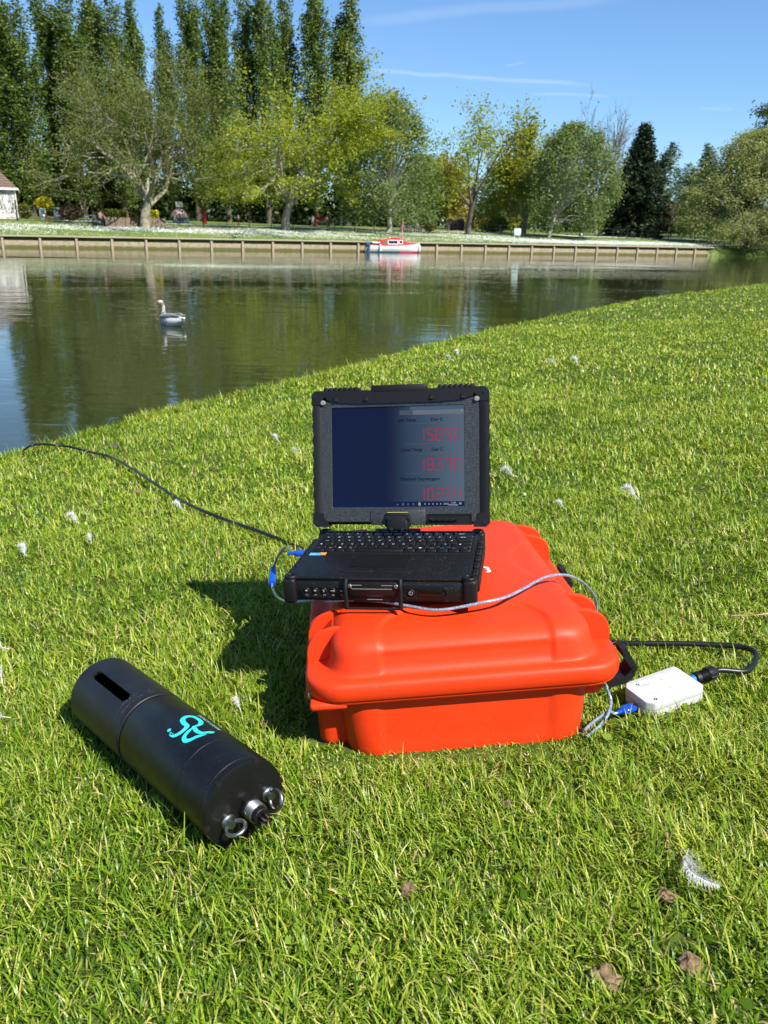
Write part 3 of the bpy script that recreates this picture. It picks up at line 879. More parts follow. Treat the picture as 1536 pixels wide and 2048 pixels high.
FP = [poplar_mesh(s, 30, 6.0, 60, 5200, .26, FARPOP) for s in (8, 9)]
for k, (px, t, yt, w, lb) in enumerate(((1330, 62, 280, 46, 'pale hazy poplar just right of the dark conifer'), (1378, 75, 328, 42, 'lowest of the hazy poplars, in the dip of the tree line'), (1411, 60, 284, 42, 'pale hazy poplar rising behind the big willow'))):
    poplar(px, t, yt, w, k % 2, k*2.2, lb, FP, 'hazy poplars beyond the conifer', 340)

# --- the wood behind, which reads as one mass
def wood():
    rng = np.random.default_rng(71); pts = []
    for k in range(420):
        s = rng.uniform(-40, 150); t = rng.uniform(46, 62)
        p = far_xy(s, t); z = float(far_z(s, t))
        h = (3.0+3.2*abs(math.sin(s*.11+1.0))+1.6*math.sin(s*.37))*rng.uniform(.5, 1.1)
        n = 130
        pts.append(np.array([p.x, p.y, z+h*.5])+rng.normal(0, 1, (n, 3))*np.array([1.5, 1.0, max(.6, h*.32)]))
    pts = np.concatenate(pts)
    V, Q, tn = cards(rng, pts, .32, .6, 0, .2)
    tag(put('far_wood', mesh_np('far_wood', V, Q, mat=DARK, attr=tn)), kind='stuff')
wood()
# ground cover under the poplars: rough undergrowth
def under():
    rng = np.random.default_rng(72); pts = []
    for k in range(420):
        s = rng.uniform(-30, 46); t = rng.uniform(27, 33)
        p = far_xy(s, t); z = float(far_z(s, t)); h = rng.uniform(.8, 4.6)
        pts.append(np.array([p.x, p.y, z+h*.5])+rng.normal(0, 1, (80, 3))*np.array([.8, .6, h*.33]))
    V, Q, tn = cards(rng, np.concatenate(pts), .24, .6, 0, .2)
    tag(put('undergrowth', mesh_np('undergrowth', V, Q, mat=SHADED, attr=tn)), kind='stuff')
under()

# daisies on the far lawn
def daisies():
    rng = np.random.default_rng(73)
    n = 330000
    s = rng.uniform(-30, 82, n); t = rng.uniform(.5, 17, n)
    f = np.sin(s*.21+1.2+t*.5)*.5+np.sin(s*.07-t*.9+.5)*.6+np.sin(s*.9+t*1.7)*.25
    band = np.exp(-((t-4.2-1.2*np.sin(s*.06))/2.4)**2)+.75*np.exp(-((t-13.0)/1.6)**2)*(s > 6)
    keep = rng.random(n) < np.clip(band*(.62+.55*f), 0, 1)
    s, t = s[keep], t[keep]; n = len(s)
    x = WL.x+WE.x*s+WN.x*t; y = WL.y+WE.y*s+WN.y*t; z = far_z(s, t)+.045
    r = rng.uniform(.015, .030, n)
    a = rng.uniform(0, math.pi, n)
    ux, uy = np.cos(a)*r, np.sin(a)*r
    tx, ty = rng.normal(0, .4, n)*r, rng.normal(0, .4, n)*r-.5*r
    V = np.stack([np.stack([x-ux, y-uy, z], 1), np.stack([x+tx*-1, y-ty*-1, z-r*.8], 1), np.stack([x+ux, y+uy, z], 1), np.stack([x+tx, y-ty, z+r*.8], 1)], 1).reshape(-1, 3)
    Q = np.arange(4*n).reshape(-1, 4)
    tag(put('daisies', mesh_np('daisies', V, Q, mat=mat('daisy_petal', (.80, .80, .76), .8))), kind='stuff')
daisies()
# ------------------------------------------------------------------ far bank things
white_wall = mat('white_painted_brick', (.56, .555, .54), .85, color2=(.66, .65, .63), scale=2, bump=.5, bscale=12, bdist=.02)
roof_tile = mat('brown_roof_tile', (.11, .075, .055), .85, color2=(.19, .13, .10), scale=7, bump=.8, bscale=22, bdist=.05, stretch=(.7, .7, 3))
white_trim = mat('white_trim', (.8, .8, .78), .6)
dark_glass = mat('dark_glass', (.01, .012, .014), .08)

def house():
    P = far_at(38.5, 16); mp = m_per_px(P)
    hz = z_at(38, 377, P)-P.z
    # the near corner stands at P; the front wall runs left along the bank, the end wall away from it
    ang = angw-.03
    root = thing('white_house', 'white cottage with a brown hipped tile roof at the left edge', 'house', P, ang)
    L, D = 11.0, 7.0
    MB().box((-L/2, D/2, hz/2-.2), (L, D, hz+.4)).build('wall', white_wall, root, 0)
    e = .28; rh = 3.1
    rv = [(-L-e, -e, hz), (e, -e, hz), (e, D+e, hz), (-L-e, D+e, hz), (-L+2.6, D/2, hz+rh), (-2.6, D/2, hz+rh)]
    roof = MB().add(rv, [(0, 1, 5, 4), (1, 2, 5), (2, 3, 4, 5), (3, 0, 4), (3, 2, 1, 0)]).build('roof', roof_tile, root, 0)
    m = MB()
    for k in range(1, 15):                                # courses of tiles: thin proud lips that step up the slope
        f = k/15
        for a, b, c, d in ((rv[0], rv[1], rv[5], rv[4]), (rv[1], rv[2], rv[5], rv[5])):
            p, q = Vector(a).lerp(Vector(d), f), Vector(b).lerp(Vector(c), f)
            nn = (Vector(b)-Vector(a)).cross(Vector(d)-Vector(a)).normalized()
            if (q-p).length > .3:
                u = (Vector(d)-Vector(a)).normalized()*.05
                m.add([p+nn*.005, q+nn*.005, q+nn*.03-u, p+nn*.03-u, p-u, q-u], [(0, 1, 2, 3), (3, 2, 5, 4)])
    m.build('tile_course', roof_tile, roof, 0)
    MB().box((-L/2, -e-.02, hz-.07), (L+2*e, .05, .16)).box((e+.02, D/2, hz-.07), (.05, D+2*e, .16)).build('fascia', white_trim, root, 0)
    MB().tube([(.03, -.06, hz-.1), (.03, -.06, .05)], .045, 6).build('downpipe', white_trim, root)
    w = MB().box((-4.6, -.004, 1.45), (1.3, .05, 1.1)).build('window', white_trim, root, 0)
    MB().box((-4.6, -.032, 1.45), (1.12, .012, .94)).build('pane', dark_glass, w, 0)
    # climbing plant on the wall
    rng = np.random.default_rng(5)
    m = MB(); pts = []
    for k in range(14):
        x = -rng.uniform(.2, 3.2); q = [Vector((x, -.03, 0))]
        for j in range(7):
            x += rng.normal(0, .16); q.append(Vector((x, -.03-.02*rng.random(), (j+1)*hz*.125)))
        m.tube(q, .014, 3, False)
        for p in q[1:]:
            pts.append(np.array(p)+rng.normal(0, 1, (10, 3))*np.array([.16, .03, .14]))
    cl = thing('climbing_plant', 'thin climbing plant trained up the white cottage wall', 'plant', P, ang)
    m.build('stem', bark_dark, cl)
    V, Q, t = cards(rng, np.concatenate(pts), .045)
    put('foliage', mesh_np('foliage', V, Q, mat=HEDGE, attr=t), cl)
    return P
house()

def low_wall():
    P = far_at(35, 13.5)
    root = thing('low_garden_wall', 'low white pierced block wall in front of the white cottage', 'wall', P, angw)
    blk = MB()
    fr = [(-.15, -.15), (.15, -.15), (.15, .15), (-.15, .15)]
    for (x0, x1, z0, z1) in ((-.195, .195, -.1, -.055), (-.195, .195, .055, .1), (-.195, -.13, -.055, .055), (.13, .195, -.055, .055), (-.03, .03, -.055, .055)):
        blk.box(((x0+x1)/2, 0, (z0+z1)/2), (x1-x0, .1, z1-z0))
    bm_ = blk.mesh('block', white_wall, 0)
    for i in range(10):
        for j in range(3):
            o = put('block', bm_, root); o.location = (-.2-.4*i, 0, .1+.205*j)
    MB().box((-2.0, 0, .67), (4.1, .16, .06)).build('coping', white_wall, root, 0)
low_wall()

def post_thing(px, t, ytop, name, label, cat, r=.05, m=None):
    P = far_at(px, t); h = z_at(px, ytop, P)-P.z
    o = MB().lathe([(r*1.5, -.1), (r*1.5, .12), (r, .14), (r, h-.1), (r*1.4, h-.08), (r*.3, h)], 8).build(name, m or iron)
    o.location = P
    tag(o, label, cat)
post_thing(37.5, 9.5, 399, 'black_post', 'dark metal post in front of the corner of the white cottage', 'post', .06)

bin_green = mat('grey_green_bin', (.16, .22, .19), .5)
bin_dark = mat('bin_dark', (.02, .025, .022), .6)
def bin_(px, t, ytop, ybot, wpx, label, group=None):
    P = far_at(px, t); mp = m_per_px(P); w = wpx*mp; h = (ybot-ytop)*mp
    root = thing('litter_bin', label, 'bin', P, angw, group)
    MB().rbox((0, 0, h*.42), (w, w*.9, h*.84), .06).build('body', bin_green, root)
    MB().rbox((0, 0, h*.92), (w*1.06, w*.96, h*.16), .05).build('lid', bin_green, root)
    MB().box((0, -w*.452, h*.74), (w*.6, .02, h*.1)).build('slot', bin_dark, root, 0)
    MB().box((0, -w*.456, h*.40), (w*.45, .01, h*.2)).build('panel', white_trim, root, 0)
bin_(89, 13.5, 414, 433, 11, 'left grey-green litter bin under the yellow shrub', 'bins by the railings')
bin_(119, 13, 412, 433, 13, 'right grey-green litter bin beside the round bush', 'bins by the railings')
bin_(1163, 11, 470, 480, 6, 'small dark litter bin on the far lawn right of the drooping tree')

def pot():
    P = far_at(97.5, 12.6); o = MB().lathe([(.13, 0), (.19, .3), (.21, .3), (.21, .36), (.17, .36), (.16, .32)], 14).build('plant_pot', mat('terracotta', (.42, .17, .09), .8))
    o.location = P; tag(o, 'terracotta pot between the two green bins', 'pot')
pot()

def shrub(px, t, x0, x1, ytop, leaf, seed, name, label, n=1500, size=.12, cat='shrub', dy=.8, zlift=0):
    rng = np.random.default_rng(seed); P = far_at(px, t); mp = m_per_px(P)
    H = z_at(px, ytop, P)-P.z; W = (x1-x0)*mp; cx = ((x0+x1)/2-px)*mp
    root = thing(name, label, cat, P)
    d = rng.normal(0, 1, (n, 3)); d /= np.linalg.norm(d, axis=1)[:, None]
    r = rng.uniform(.45, 1, n)[:, None]**.5*(1+.18*np.sin(d[:, :1]*7+seed)*np.cos(d[:, 2:]*6))
    pts = np.array([cx, 0, zlift+(H-zlift)*.5])+d*r*np.array([W/2, dy, (H-zlift)*.5])
    m = MB()
    for k in range(5):
        a = k*1.3; m.tube([(0, 0, -.05), (cx*.5+math.cos(a)*W*.12, math.sin(a)*.2, H*.35), (cx+math.cos(a)*W*.3, math.sin(a)*.4, H*.75)], [.04, .03, .01], 4, False)
    m.build('stem', bark_dark, root)
    V, Q, t_ = cards(rng, pts, size)
    put('foliage', mesh_np('foliage', V, Q, mat=leaf, attr=t_), root)
shrub(93, 15, 80, 107, 394, YELLOW, 1, 'yellow_shrub', 'bright yellow-topped shrub above the left bin', 500, .14, zlift=.75)
shrub(142, 12.5, 122, 165, 408, RUST, 2, 'round_bush', 'round brown twiggy bush behind the railings', 1600, .08)
shrub(861, 14, 849, 871, 445, GOLD, 3, 'golden_bush', 'small golden bush right of the stacked poles', 600, .1)
shrub(990, 16, 962, 1016, 434, HEDGE, 4, 'green_bush', 'low bright green bush behind the fence left of the notice board', 1600, .12)
shrub(45, 17, 40, 62, 405, HEDGE, 6, 'ivy_bush', 'dark ivy bush against the end of the white cottage', 900, .1)

# timber planters with clipped hedges
plank_m = mat('planter_timber', (.17, .115, .08), .85, color2=(.26, .19, .14), scale=4, stretch=(1, 1, .3))
def planter(px, t, x0, x1, ytop, yrim, leaf, hx0, hx1, label, hlabel, seed):
    P = far_at(px, t); mp = m_per_px(P); W = (x1-x0)*mp; cx = ((x0+x1)/2-px)*mp
    h = z_at(px, yrim, P)-P.z; H = z_at(px, ytop, P)-P.z
    root = thing('timber_planter', label, 'planter', P, angw, 'timber planters on the far lawn')
    n = max(4, int(W/.2)); pw = W/n
    pm = MB().box((0, 0, h/2-.05), (pw-.012, .05, h+.1)).mesh('plank', plank_m, 0)
    for k in range(n):
        for yy in (-.5, .5):
            o = put('plank', pm, root); o.location = (cx-W/2+pw*(k+.5), yy, .01*math.sin(k*2.2))
    for sx in (-1, 1): MB().box((cx+sx*(W/2-.02), 0, h/2-.05), (.04, .95, h+.08)).build('end_panel', plank_m, root, 0)
    MB().box((cx, 0, h*.85), (W-.08, .94, .05)).build('soil', mat('planter_soil', (.04, .03, .02), .95), root, 0)
    rng = np.random.default_rng(seed)
    hw = (hx1-hx0)*mp; hc = ((hx0+hx1)/2-px)*mp; nn = 1500
    pts = np.stack([hc+rng.uniform(-.5, .5, nn)*hw, rng.uniform(-.42, .42, nn), h*.85+.04+rng.uniform(0, 1, nn)**.7*(H-h*.85-.04)*(.88+.1*np.sin(rng.uniform(0, 6, nn)))], 1)
    hd = thing('clipped_hedge', hlabel, 'hedge', P, angw)
    V, Q, t_ = cards(rng, pts, .09)
    put('foliage', mesh_np('foliage', V, Q, mat=leaf, attr=t_), hd)
    MB().tube([(hc, 0, h*.85), (hc, 0, H*.8)], .03, 5).build('stem', bark_dark, hd)
planter(234, 8.0, 213, 256, 418, 435, HEDGE, 206, 252, 'brown timber planter left of the olive tree trunk', 'dark green clipped hedge in the left planter', 1)
planter(308, 8.6, 296, 327, 420, 437, YELLOW, 297, 317, 'brown timber planter right of the olive tree trunk', 'yellow clipped hedge in the right planter', 2)
planter(275, 9.4, 262, 290, 424, 437, HEDGE, 264, 290, 'brown timber planter partly behind the olive tree trunk', 'green hedge in the planter behind the trunk', 3)

# people, far off: one continuous skinned body each, coloured by region
skin_m = mat('skin', (.45, .27, .19), .6)
def cloth(name, c): return mat(name, c, .85)
def person(P, rot, joints, edges, label, top, bottom, waist, neck, hair, group=None, scale=1.0, arms_bare=False):
    """joints: name -> (x, y, z, radius) in metres, facing -y"""
    names = list(joints); idx = {n: i for i, n in enumerate(names)}
    me = bpy.data.meshes.new('body')
    me.from_pydata([Vector(joints[n][:3]) for n in names], [(idx[a], idx[b]) for a, b in edges], [])
    ob = bpy.data.objects.new('body', me); COL.objects.link(ob)
    sk = ob.modifiers.new('Skin', 'SKIN'); sk.use_smooth_shade = True
    sd = ob.modifiers.new('Subdivision', 'SUBSURF'); sd.levels = 1; sd.render_levels = 1
    if not me.skin_vertices: me.attributes.new('x', 'FLOAT', 'POINT')
    for i, n in enumerate(names):
        sv = me.skin_vertices[0].data[i]; r = joints[n][3]; sv.radius = (r, r); sv.use_root = (n == 'pelvis')
    dg = bpy.context.evaluated_depsgraph_get()
    bm_ = bpy.data.meshes.new_from_object(ob.evaluated_get(dg))
    bpy.data.objects.remove(ob)
    for m_ in (skin_m, top, bottom, cloth('shoe_dark', (.03, .03, .035))): bm_.materials.append(m_)
    bones = []
    for a, b in edges: bones.append((Vector(joints[a][:3]), Vector(joints[b][:3]), a, b))
    for p in bm_.polygons:
        c = p.center; best = None
        for a, b, na, nb in bones:
            t = max(0, min(1, (c-a).dot(b-a)/max(1e-6, (b-a).length_squared)))
            d = (c-(a+(b-a)*t)).length
            if best is None or d < best[0]: best = (d, na, nb, t)
        tag_ = best[1]+best[2]
        if 'head' in tag_ or 'hand' in tag_ or 'nose' in tag_: k = 0
        elif 'toe' in tag_: k = 3
        elif 'knee' in tag_ or 'ankle' in tag_ or 'hip' in tag_: k = 2
        else: k = 1
        p.material_index = k; p.use_smooth = True
    root = thing('person', label, 'person', P, rot, group)
    root.scale = (scale,)*3
    put('body', bm_, root)
    h = Vector(joints['head'][:3])
    mb = MB()
    M = Matrix.Translation(h+Vector((0, .02, .035)))
    mb.lathe([(.001, .10), (.05, .092), (.085, .06), (.098, .015), (.092, -.03), (.07, -.06)], 12, M)
    mb.build('hair', hair, root)
    return root
STAND = {'pelvis': (0, 0, .95, .13), 'spine': (0, .01, 1.15, .13), 'chest': (0, 0, 1.35, .15), 'neck': (0, 0, 1.50, .06), 'head': (0, -.02, 1.63, .10), 'head_top': (0, -.01, 1.72, .075),
         'lsho': (.19, 0, 1.42, .06), 'lelb': (.25, .03, 1.13, .045), 'lhand': (.25, -.08, .88, .035), 'rsho': (-.19, 0, 1.42, .06), 'relb': (-.25, .03, 1.13, .045), 'rhand': (-.24, -.10, .89, .035),
         'lhip': (.10, 0, .88, .10), 'lknee': (.11, -.03, .48, .065), 'lankle': (.11, .03, .09, .045), 'ltoe': (.12, -.13, .045, .04), 'rhip': (-.10, 0, .88, .10), 'rknee': (-.12, -.10, .50, .065), 'rankle': (-.13, -.06, .09, .045), 'rtoe': (-.14, -.22, .045, .04)}
SEDG = [('pelvis', 'spine'), ('spine', 'chest'), ('chest', 'neck'), ('neck', 'head'), ('head', 'head_top'), ('chest', 'lsho'), ('lsho', 'lelb'), ('lelb', 'lhand'), ('chest', 'rsho'), ('rsho', 'relb'), ('relb', 'rhand'), ('pelvis', 'lhip'), ('lhip', 'lknee'), ('lknee', 'lankle'), ('lankle', 'ltoe'), ('pelvis', 'rhip'), ('rhip', 'rknee'), ('rknee', 'rankle'), ('rankle', 'rtoe')]
SIT = dict(STAND)
SIT.update({'pelvis': (0, .05, .50, .14), 'spine': (0, .02, .70, .135), 'chest': (0, -.06, .90, .15), 'neck': (0, -.11, 1.05, .06), 'head': (0, -.17, 1.16, .10), 'head_top': (0, -.18, 1.25, .075),
            'lsho': (.19, -.07, .97, .06), 'lelb': (.26, -.18, .72, .045), 'lhand': (.12, -.38, .62, .038), 'rsho': (-.19, -.07, .97, .06), 'relb': (-.26, -.18, .72, .045), 'rhand': (-.10, -.38, .62, .038),
            'lhip': (.10, -.02, .49, .10), 'lknee': (.13, -.43, .50, .07), 'lankle': (.13, -.40, .09, .045), 'ltoe': (.14, -.56, .045, .04), 'rhip': (-.10, -.02, .49, .10), 'rknee': (-.15, -.43, .50, .07), 'rankle': (-.17, -.48, .09, .045), 'rtoe': (-.19, -.64, .045, .04)})
hair_b = cloth('brown_hair', (.06, .035, .02))
pink = cloth('pink_cloth', (.62, .36, .32)); navy = cloth('navy_cloth', (.02, .025, .05)); whitec = cloth('white_cloth', (.8, .78, .78)); redc = cloth('red_cloth', (.6, .04, .04)); greyc = cloth('grey_cloth', (.25, .25, .28))
Pb = far_at(203, 7.6)
person(Pb, angw+.5, SIT, SEDG, 'person in a pink top and dark trousers sitting bent forward on a bench', pink, navy, 0, 0, hair_b)
def bench():
    root = thing('park_bench', 'dark slatted bench under the seated person in pink', 'bench', Pb, angw+.5)
    sl = MB().rbox((0, 0, 0), (1.5, .09, .035), .008, 1).mesh('slat', bark_dark)
    for k in range(4):
        o = put('slat', sl, root); o.location = (.1, -.13+.11*k, .36)
    for k in range(3):
        o = put('slat', sl, root); o.location = (.1, .30, .52+.13*k); o.rotation_euler = (math.pi/2, 0, 0)
    lg = MB().box((0, .03, .17), (.06, .42, .05)).box((0, -.14, .17), (.06, .06, .36)).box((0, .27, .42), (.06, .06, .84)).mesh('leg', iron, 0)
    for x in (-.55, .75):
        o = put('leg', lg, root); o.location = (x, 0, 0)
bench()
def bicycle(px, t, rot, label, c):
    P = far_at(px, t)
    root = thing('bicycle', label, 'bicycle', P, rot)
    fm = mat('bicycle_paint', c, .35)
    for x in (-.52, .52):
        m = MB(); m.tube([(x+.33*math.cos(a), 0, .34+.33*math.sin(a)) for a in np.linspace(0, 2*math.pi, 25)], .017, 5, False)
        w = m.build('wheel', iron, root)
        m = MB()
        for k in range(8):
            a = k*math.pi/8; m.tube([(x+.32*math.cos(a), 0, .34+.32*math.sin(a)), (x-.32*math.cos(a), 0, .34-.32*math.sin(a))], .003, 3)
        m.build('spokes', mat('steel_dull', (.5, .5, .5), .35, 1), w)
    m = MB(); bb, st, hd, rw, fw = (-.08, 0, .32), (-.2, 0, .80), (.36, 0, .84), (-.52, 0, .34), (.52, 0, .34)
    for a, b in ((bb, st), (bb, hd), (st, hd), (bb, rw), (st, rw), (hd, fw)): m.tube([a, b], .018, 6)
    m.build('frame', fm, root)
    MB().rbox((-.22, 0, .86), (.26, .13, .06), .025).build('saddle', iron, root)
    MB().tube([(.36, 0, .84), (.34, 0, .98)], .014, 6).tube([(.30, -.28, 1.0), (.36, -.12, .98), (.36, .12, .98), (.30, .28, 1.0)], .013, 6).build('handlebar', iron, root)
bicycle(183, 7.4, angw+.3, 'bicycle parked left of the seated person in pink', (.35, .38, .42))
def small_person(px, t, ybot, h_m, rot, label, top, bottom, grp='people standing far behind the fence'):
    P = far_at(px, t)
    return person(P, rot, STAND, SEDG, label, top, bottom, 0, 0, hair_b, grp, h_m/1.78)
small_person(683, 14, 445, 1.45, .6, 'person all in white standing behind the fence left of the weeping tree', whitec, whitec)
small_person(626, 15, 440, 1.2, -.4, 'person in white and pink standing right of the yellow-green trunk', whitec, pink)
small_person(654, 15.5, 440, 1.3, .2, 'person in a pink top standing between the dark poplar trunks', pink, greyc)
small_person(477, 13, 443, 1.15, 2.2, 'person in white top and red shorts left of the yellow-green trunk', whitec, redc)
small_person(1190, 19, 470, 1.25, .9, 'person in white far behind the fence near the dark conifer', whitec, pink)
small_person(352, 13.2, 441, 1.3, .3, 'person in pink beside the domed stall', pink, greyc)

def kiosk():
    P = far_at(360, 14); mp = m_per_px(P)
    root = thing('domed_stall', 'small stall with a rounded pink canopy and a white board above', 'stall', P, angw)
    W = 31*mp; h = 1.35
    pinkc = mat('pink_canopy', (.66, .44, .40), .7)
    m = MB(); rings = []
    for k in range(9):
        a = math.pi/2*k/8; rings.append([Vector((W/2*math.cos(a)*math.cos(b), .8*math.cos(a)*math.sin(b), .55+(h-.55)*math.sin(a)*1.0)) for b in np.linspace(0, 2*math.pi, 21)[:-1]])
    m.loft(rings); m.build('canopy', pinkc, root)
    MB().rbox((.1, 0, .27), (W*.8, 1.0, .56), .05).build('counter', mat('stall_blue', (.16, .19, .24), .6), root)
    MB().rbox((0, -.3, h+.34), (12*mp, .06, 9*mp), .01).build('sign_board', white_trim, root)
    MB().box((0, -.27, h+.05), (.05, .05, .6)).build('sign_post', white_trim, root, 0)
kiosk()
def pillar_box():
    P = far_at(410, 15.5)
    root = thing('red_pillar', 'red pillar standing in the shade left of the yellow-green tree', 'pillar', P)
    rm = mat('red_paint', (.55, .02, .02), .4)
    MB().lathe([(.26, 0), (.26, .12), (.21, .14), (.21, 1.05), (.25, 1.08), (.25, 1.14), (.12, 1.24), (.01, 1.26)], 16).build('body', rm, root)
    MB().box((0, -.215, .85), (.22, .02, .05)).build('slot', bin_dark, root, 0)
pillar_box()
def red_cloth_thing():
    P = far_at(644, 17); root = thing('red_bench', 'low red bench between the dark poplar trunks', 'bench', P, angw)
    rm = mat('red_paint', (.55, .02, .02), .4)
    for k in range(3): MB().box((0, -.15+.16*k, .55), (1.7, .13, .05)).build('slat', rm, root, 0)
    for x in (-.7, .7): MB().box((x, 0, .26), (.08, .4, .56)).build('leg', rm, root, 0)
    MB().box((0, .22, .85), (1.7, .05, .3)).build('backrest', rm, root, 0)
red_cloth_thing()
def pole_den():
    P = far_at(821, 16); root = thing('pole_stack', 'cone of bare poles leaning together behind the fence', 'pole stack', P)
    rng = np.random.default_rng(3)
    for k in range(16):
        a = 2*math.pi*k/16+rng.uniform(-.1, .1); r = rng.uniform(1.0, 1.4)
        MB().tube([(math.cos(a)*r, math.sin(a)*r, -.05), (-math.cos(a)*.12, -math.sin(a)*.12, rng.uniform(2.0, 2.5))], [.06, .035], 6).build('pole', bark_birch, root)
pole_den()
def shed():
    P = far_at(916, 22); root = thing('brown_panel_fence', 'short dark reddish brown board fence left of the forked trunk', 'fence', P, angw)
    bmt = mat('board_brown', (.085, .05, .045), .8, var=.3, scale=3)
    pm = MB().box((0, 0, .55), (.2, .04, 1.2)).mesh('board', bmt, 0)
    for k in range(9):
        o = put('board', pm, root); o.location = (-1.0+.215*k, .01*(k % 2), .12*math.sin(k*math.pi/8))
    MB().box((-.1, .06, .4), (2.0, .05, .08)).box((-.1, .06, .95), (2.0, .05, .08)).build('rail', bmt, root, 0)
shed()

def notice_board():
    P = far_at(1035, .9); mp = m_per_px(P)
    root = thing('notice_board', 'pale blue notice board on two thin legs above the river wall', 'sign', P, angw)
    pale = mat('pale_blue_board', (.42, .62, .66), .5); wh = mat('white_panel', (.72, .82, .80), .45)
    zt = z_at(1035, 457, P)-P.z; zb = z_at(1035, 471, P)-P.z
    MB().rbox((0, 0, (zt+zb)/2), (.72, .07, zt-zb), .02).build('board', pale, root)
    MB().rbox((.05, -.045, (zt+zb)/2-.06), (.54, .02, (zt-zb)*.72), .008).build('panel', wh, root)
    lg = MB().box((0, .04, zb/2), (.05, .05, zb+.3)).mesh('leg', pale, 0)
    for x in (-.28, .26):
        o = put('leg', lg, root); o.location = (x, 0, 0)
notice_board()

# ------------------------------------------------------------------ the red and white boat
def boat():
    red = mat('boat_red', (.62, .025, .03), .3, spec=.5); wht = mat('boat_white', (.74, .75, .74), .35, color2=(.62, .63, .62), scale=4); rb = mat('boat_boot_red', (.36, .04, .06), .5)
    blue = mat('boat_blue_cover', (.02, .05, .18), .6)
    A = far_at(735, -1.25); B = far_at(838, -1.25)
    A.z = B.z = 0
    L = (B-A).length; ang = math.atan2((B-A).y, (B-A).x)
    root = thing('cabin_boat', 'small red and white cabin boat moored against the timber wall', 'boat', A, ang)
    def sect(x):                                        # half-width at deck, deck height
        f = x/L
        hw = .78*np.interp(f, [0, .15, .5, .8, .95, 1], [.82, .92, 1, .80, .35, .06])
        dk = np.interp(f, [0, .3, .6, 1], [.62, .58, .62, .78])
        return hw, dk
    rings = []; rr = []
    for f in np.linspace(0, 1, 17):
        x = f*L; hw, dk = sect(x)
        xo = x+(.10 if f > .9 else 0)*(f-.9)*10
        rings.append([Vector((xo, -hw, dk)), Vector((x, -hw*.97, dk*.55)), Vector((x, -hw*.86, .10)), Vector((x-.0, -hw*.4, -.18)), Vector((x, hw*.4, -.18)), Vector((x, hw*.86, .10)), Vector((x, hw*.97, dk*.55)), Vector((xo, hw, dk))])
        rr.append([Vector((x, -hw*.875-.006, .13)), Vector((x, -hw*.86-.006, .0)), Vector((x, -hw*.5, -.15)), Vector((x, hw*.5, -.15)), Vector((x, hw*.86+.006, .0)), Vector((x, hw*.875+.006, .13))])
    hull = MB().loft(rings).build('hull', wht, root, 40)
    MB().loft([q for q in rr[9:17]]).build('boot_stripe', rb, hull, 40)
    # red foredeck and coachroof
    m = MB(); rg = []
    for f, h, w in ((.20, .30, .80), (.24, .42, .80), (.36, .50, .82), (.50, .60, .80), (.58, .60, .76), (.64, .44, .72), (.72, .20, .68), (.80, .12, .58), (.90, .06, .34), (.985, .02, .1)):
        x = f*L; hw, dk = sect(x); ww = min(w*.78, hw*.94)
        rg.append([Vector((x, -ww, dk-.03)), Vector((x, -ww*.93, dk+h*.72)), Vector((x, -ww*.6, dk+h*.97)), Vector((x, 0, dk+h)), Vector((x, ww*.6, dk+h*.97)), Vector((x, ww*.93, dk+h*.72)), Vector((x, ww, dk-.03))])
    cab = m.loft(rg).build('cabin', red, root, 40)
    rail = MB()
    for sgn in (-1, 1): rail.tube([Vector((f*L, sgn*(sect(f*L)[0]+.012), sect(f*L)[1]+.005)) for f in np.linspace(0, .97, 14)], .022, 6)
    rail.build('gunwale', red, root)
    def win(f0, f1, z0, z1, name='window'):
        x0, x1 = f0*L, f1*L
        hw, dk = sect((x0+x1)/2); w = .78*.80
        def ypos(x, z): return -(w*(1-.07*(z/.36)))-.012
        m = MB(); o = rrect(x1-x0, z1-z0, .06, 4, (x0+x1)/2, (z0+z1)/2); i = rrect(x1-x0-.12, z1-z0-.12, .04, 4, (x0+x1)/2, (z0+z1)/2)
        def P3(p, off): return Vector((p.x, ypos(p.x, p.y)-off, dk+p.y))
        m.loft([[P3(p, -.03) for p in o], [P3(p, .025) for p in o], [P3(p, .025) for p in i], [P3(p, .005) for p in i]], cap=False)
        fr = m.build(name, wht, cab, 30)
        return [P3(p, .008) for p in i]
    for f0, f1, z0, z1 in ((.335, .535, .06, .42), (.548, .628, .07, .40)):
        ring = win(f0, f1, z0, z1)
        MB().add(ring, [tuple(range(len(ring)))]).build('pane', dark_glass, cab, 0)
    ring = [Vector((x, -.635+.0, z)) for x, z in ((.225*L, .70), (.325*L, .70), (.325*L, .96), (.235*L, .96))]
    MB().add(ring, [(0, 1, 2, 3)]).build('pane', mat('side_glass', (.12, .16, .09), .1), cab, 0)
    # cockpit: dark well, white seat back, outboard motor under a blue cover
    MB().box((.10*L, 0, .60), (.17*L, 1.05, .06)).build('cockpit', bin_dark, root, 0)
    MB().rbox((.135*L, 0, .78), (.16*L, .95, .12), .04).build('seat_back', wht, root)
    o = MB().rbox((-.02, -.1, .66), (.42, .4, .34), .12).build('outboard_motor', blue, root)
    MB().box((-.12, -.1, .22), (.12, .1, .7)).build('motor_leg', mat('motor_grey', (.3, .3, .32), .5), o, 0)
    fd = MB().lathe([(.02, -.3), (.075, -.24), (.085, 0), (.075, .24), (.02, .3)], 12).mesh('fender', wht)
    for x in (.175*L, .995*L):
        o = put('fender', fd, root); hw, dk = sect(min(x, L*.97)); o.location = (x, -hw-.10, .36)
    tag(o)
    P = far_at(802, -.55); h = z_at(804, 441, P)
    pole = MB().tube([(0, 0, -.8), (.02, 0, .6), (.16, 0, h)], .055, 8).build('mooring_pole', mat('pink_red_pole', (.50, .17, .19), .6))
    pole.location = (P.x, P.y, 0)
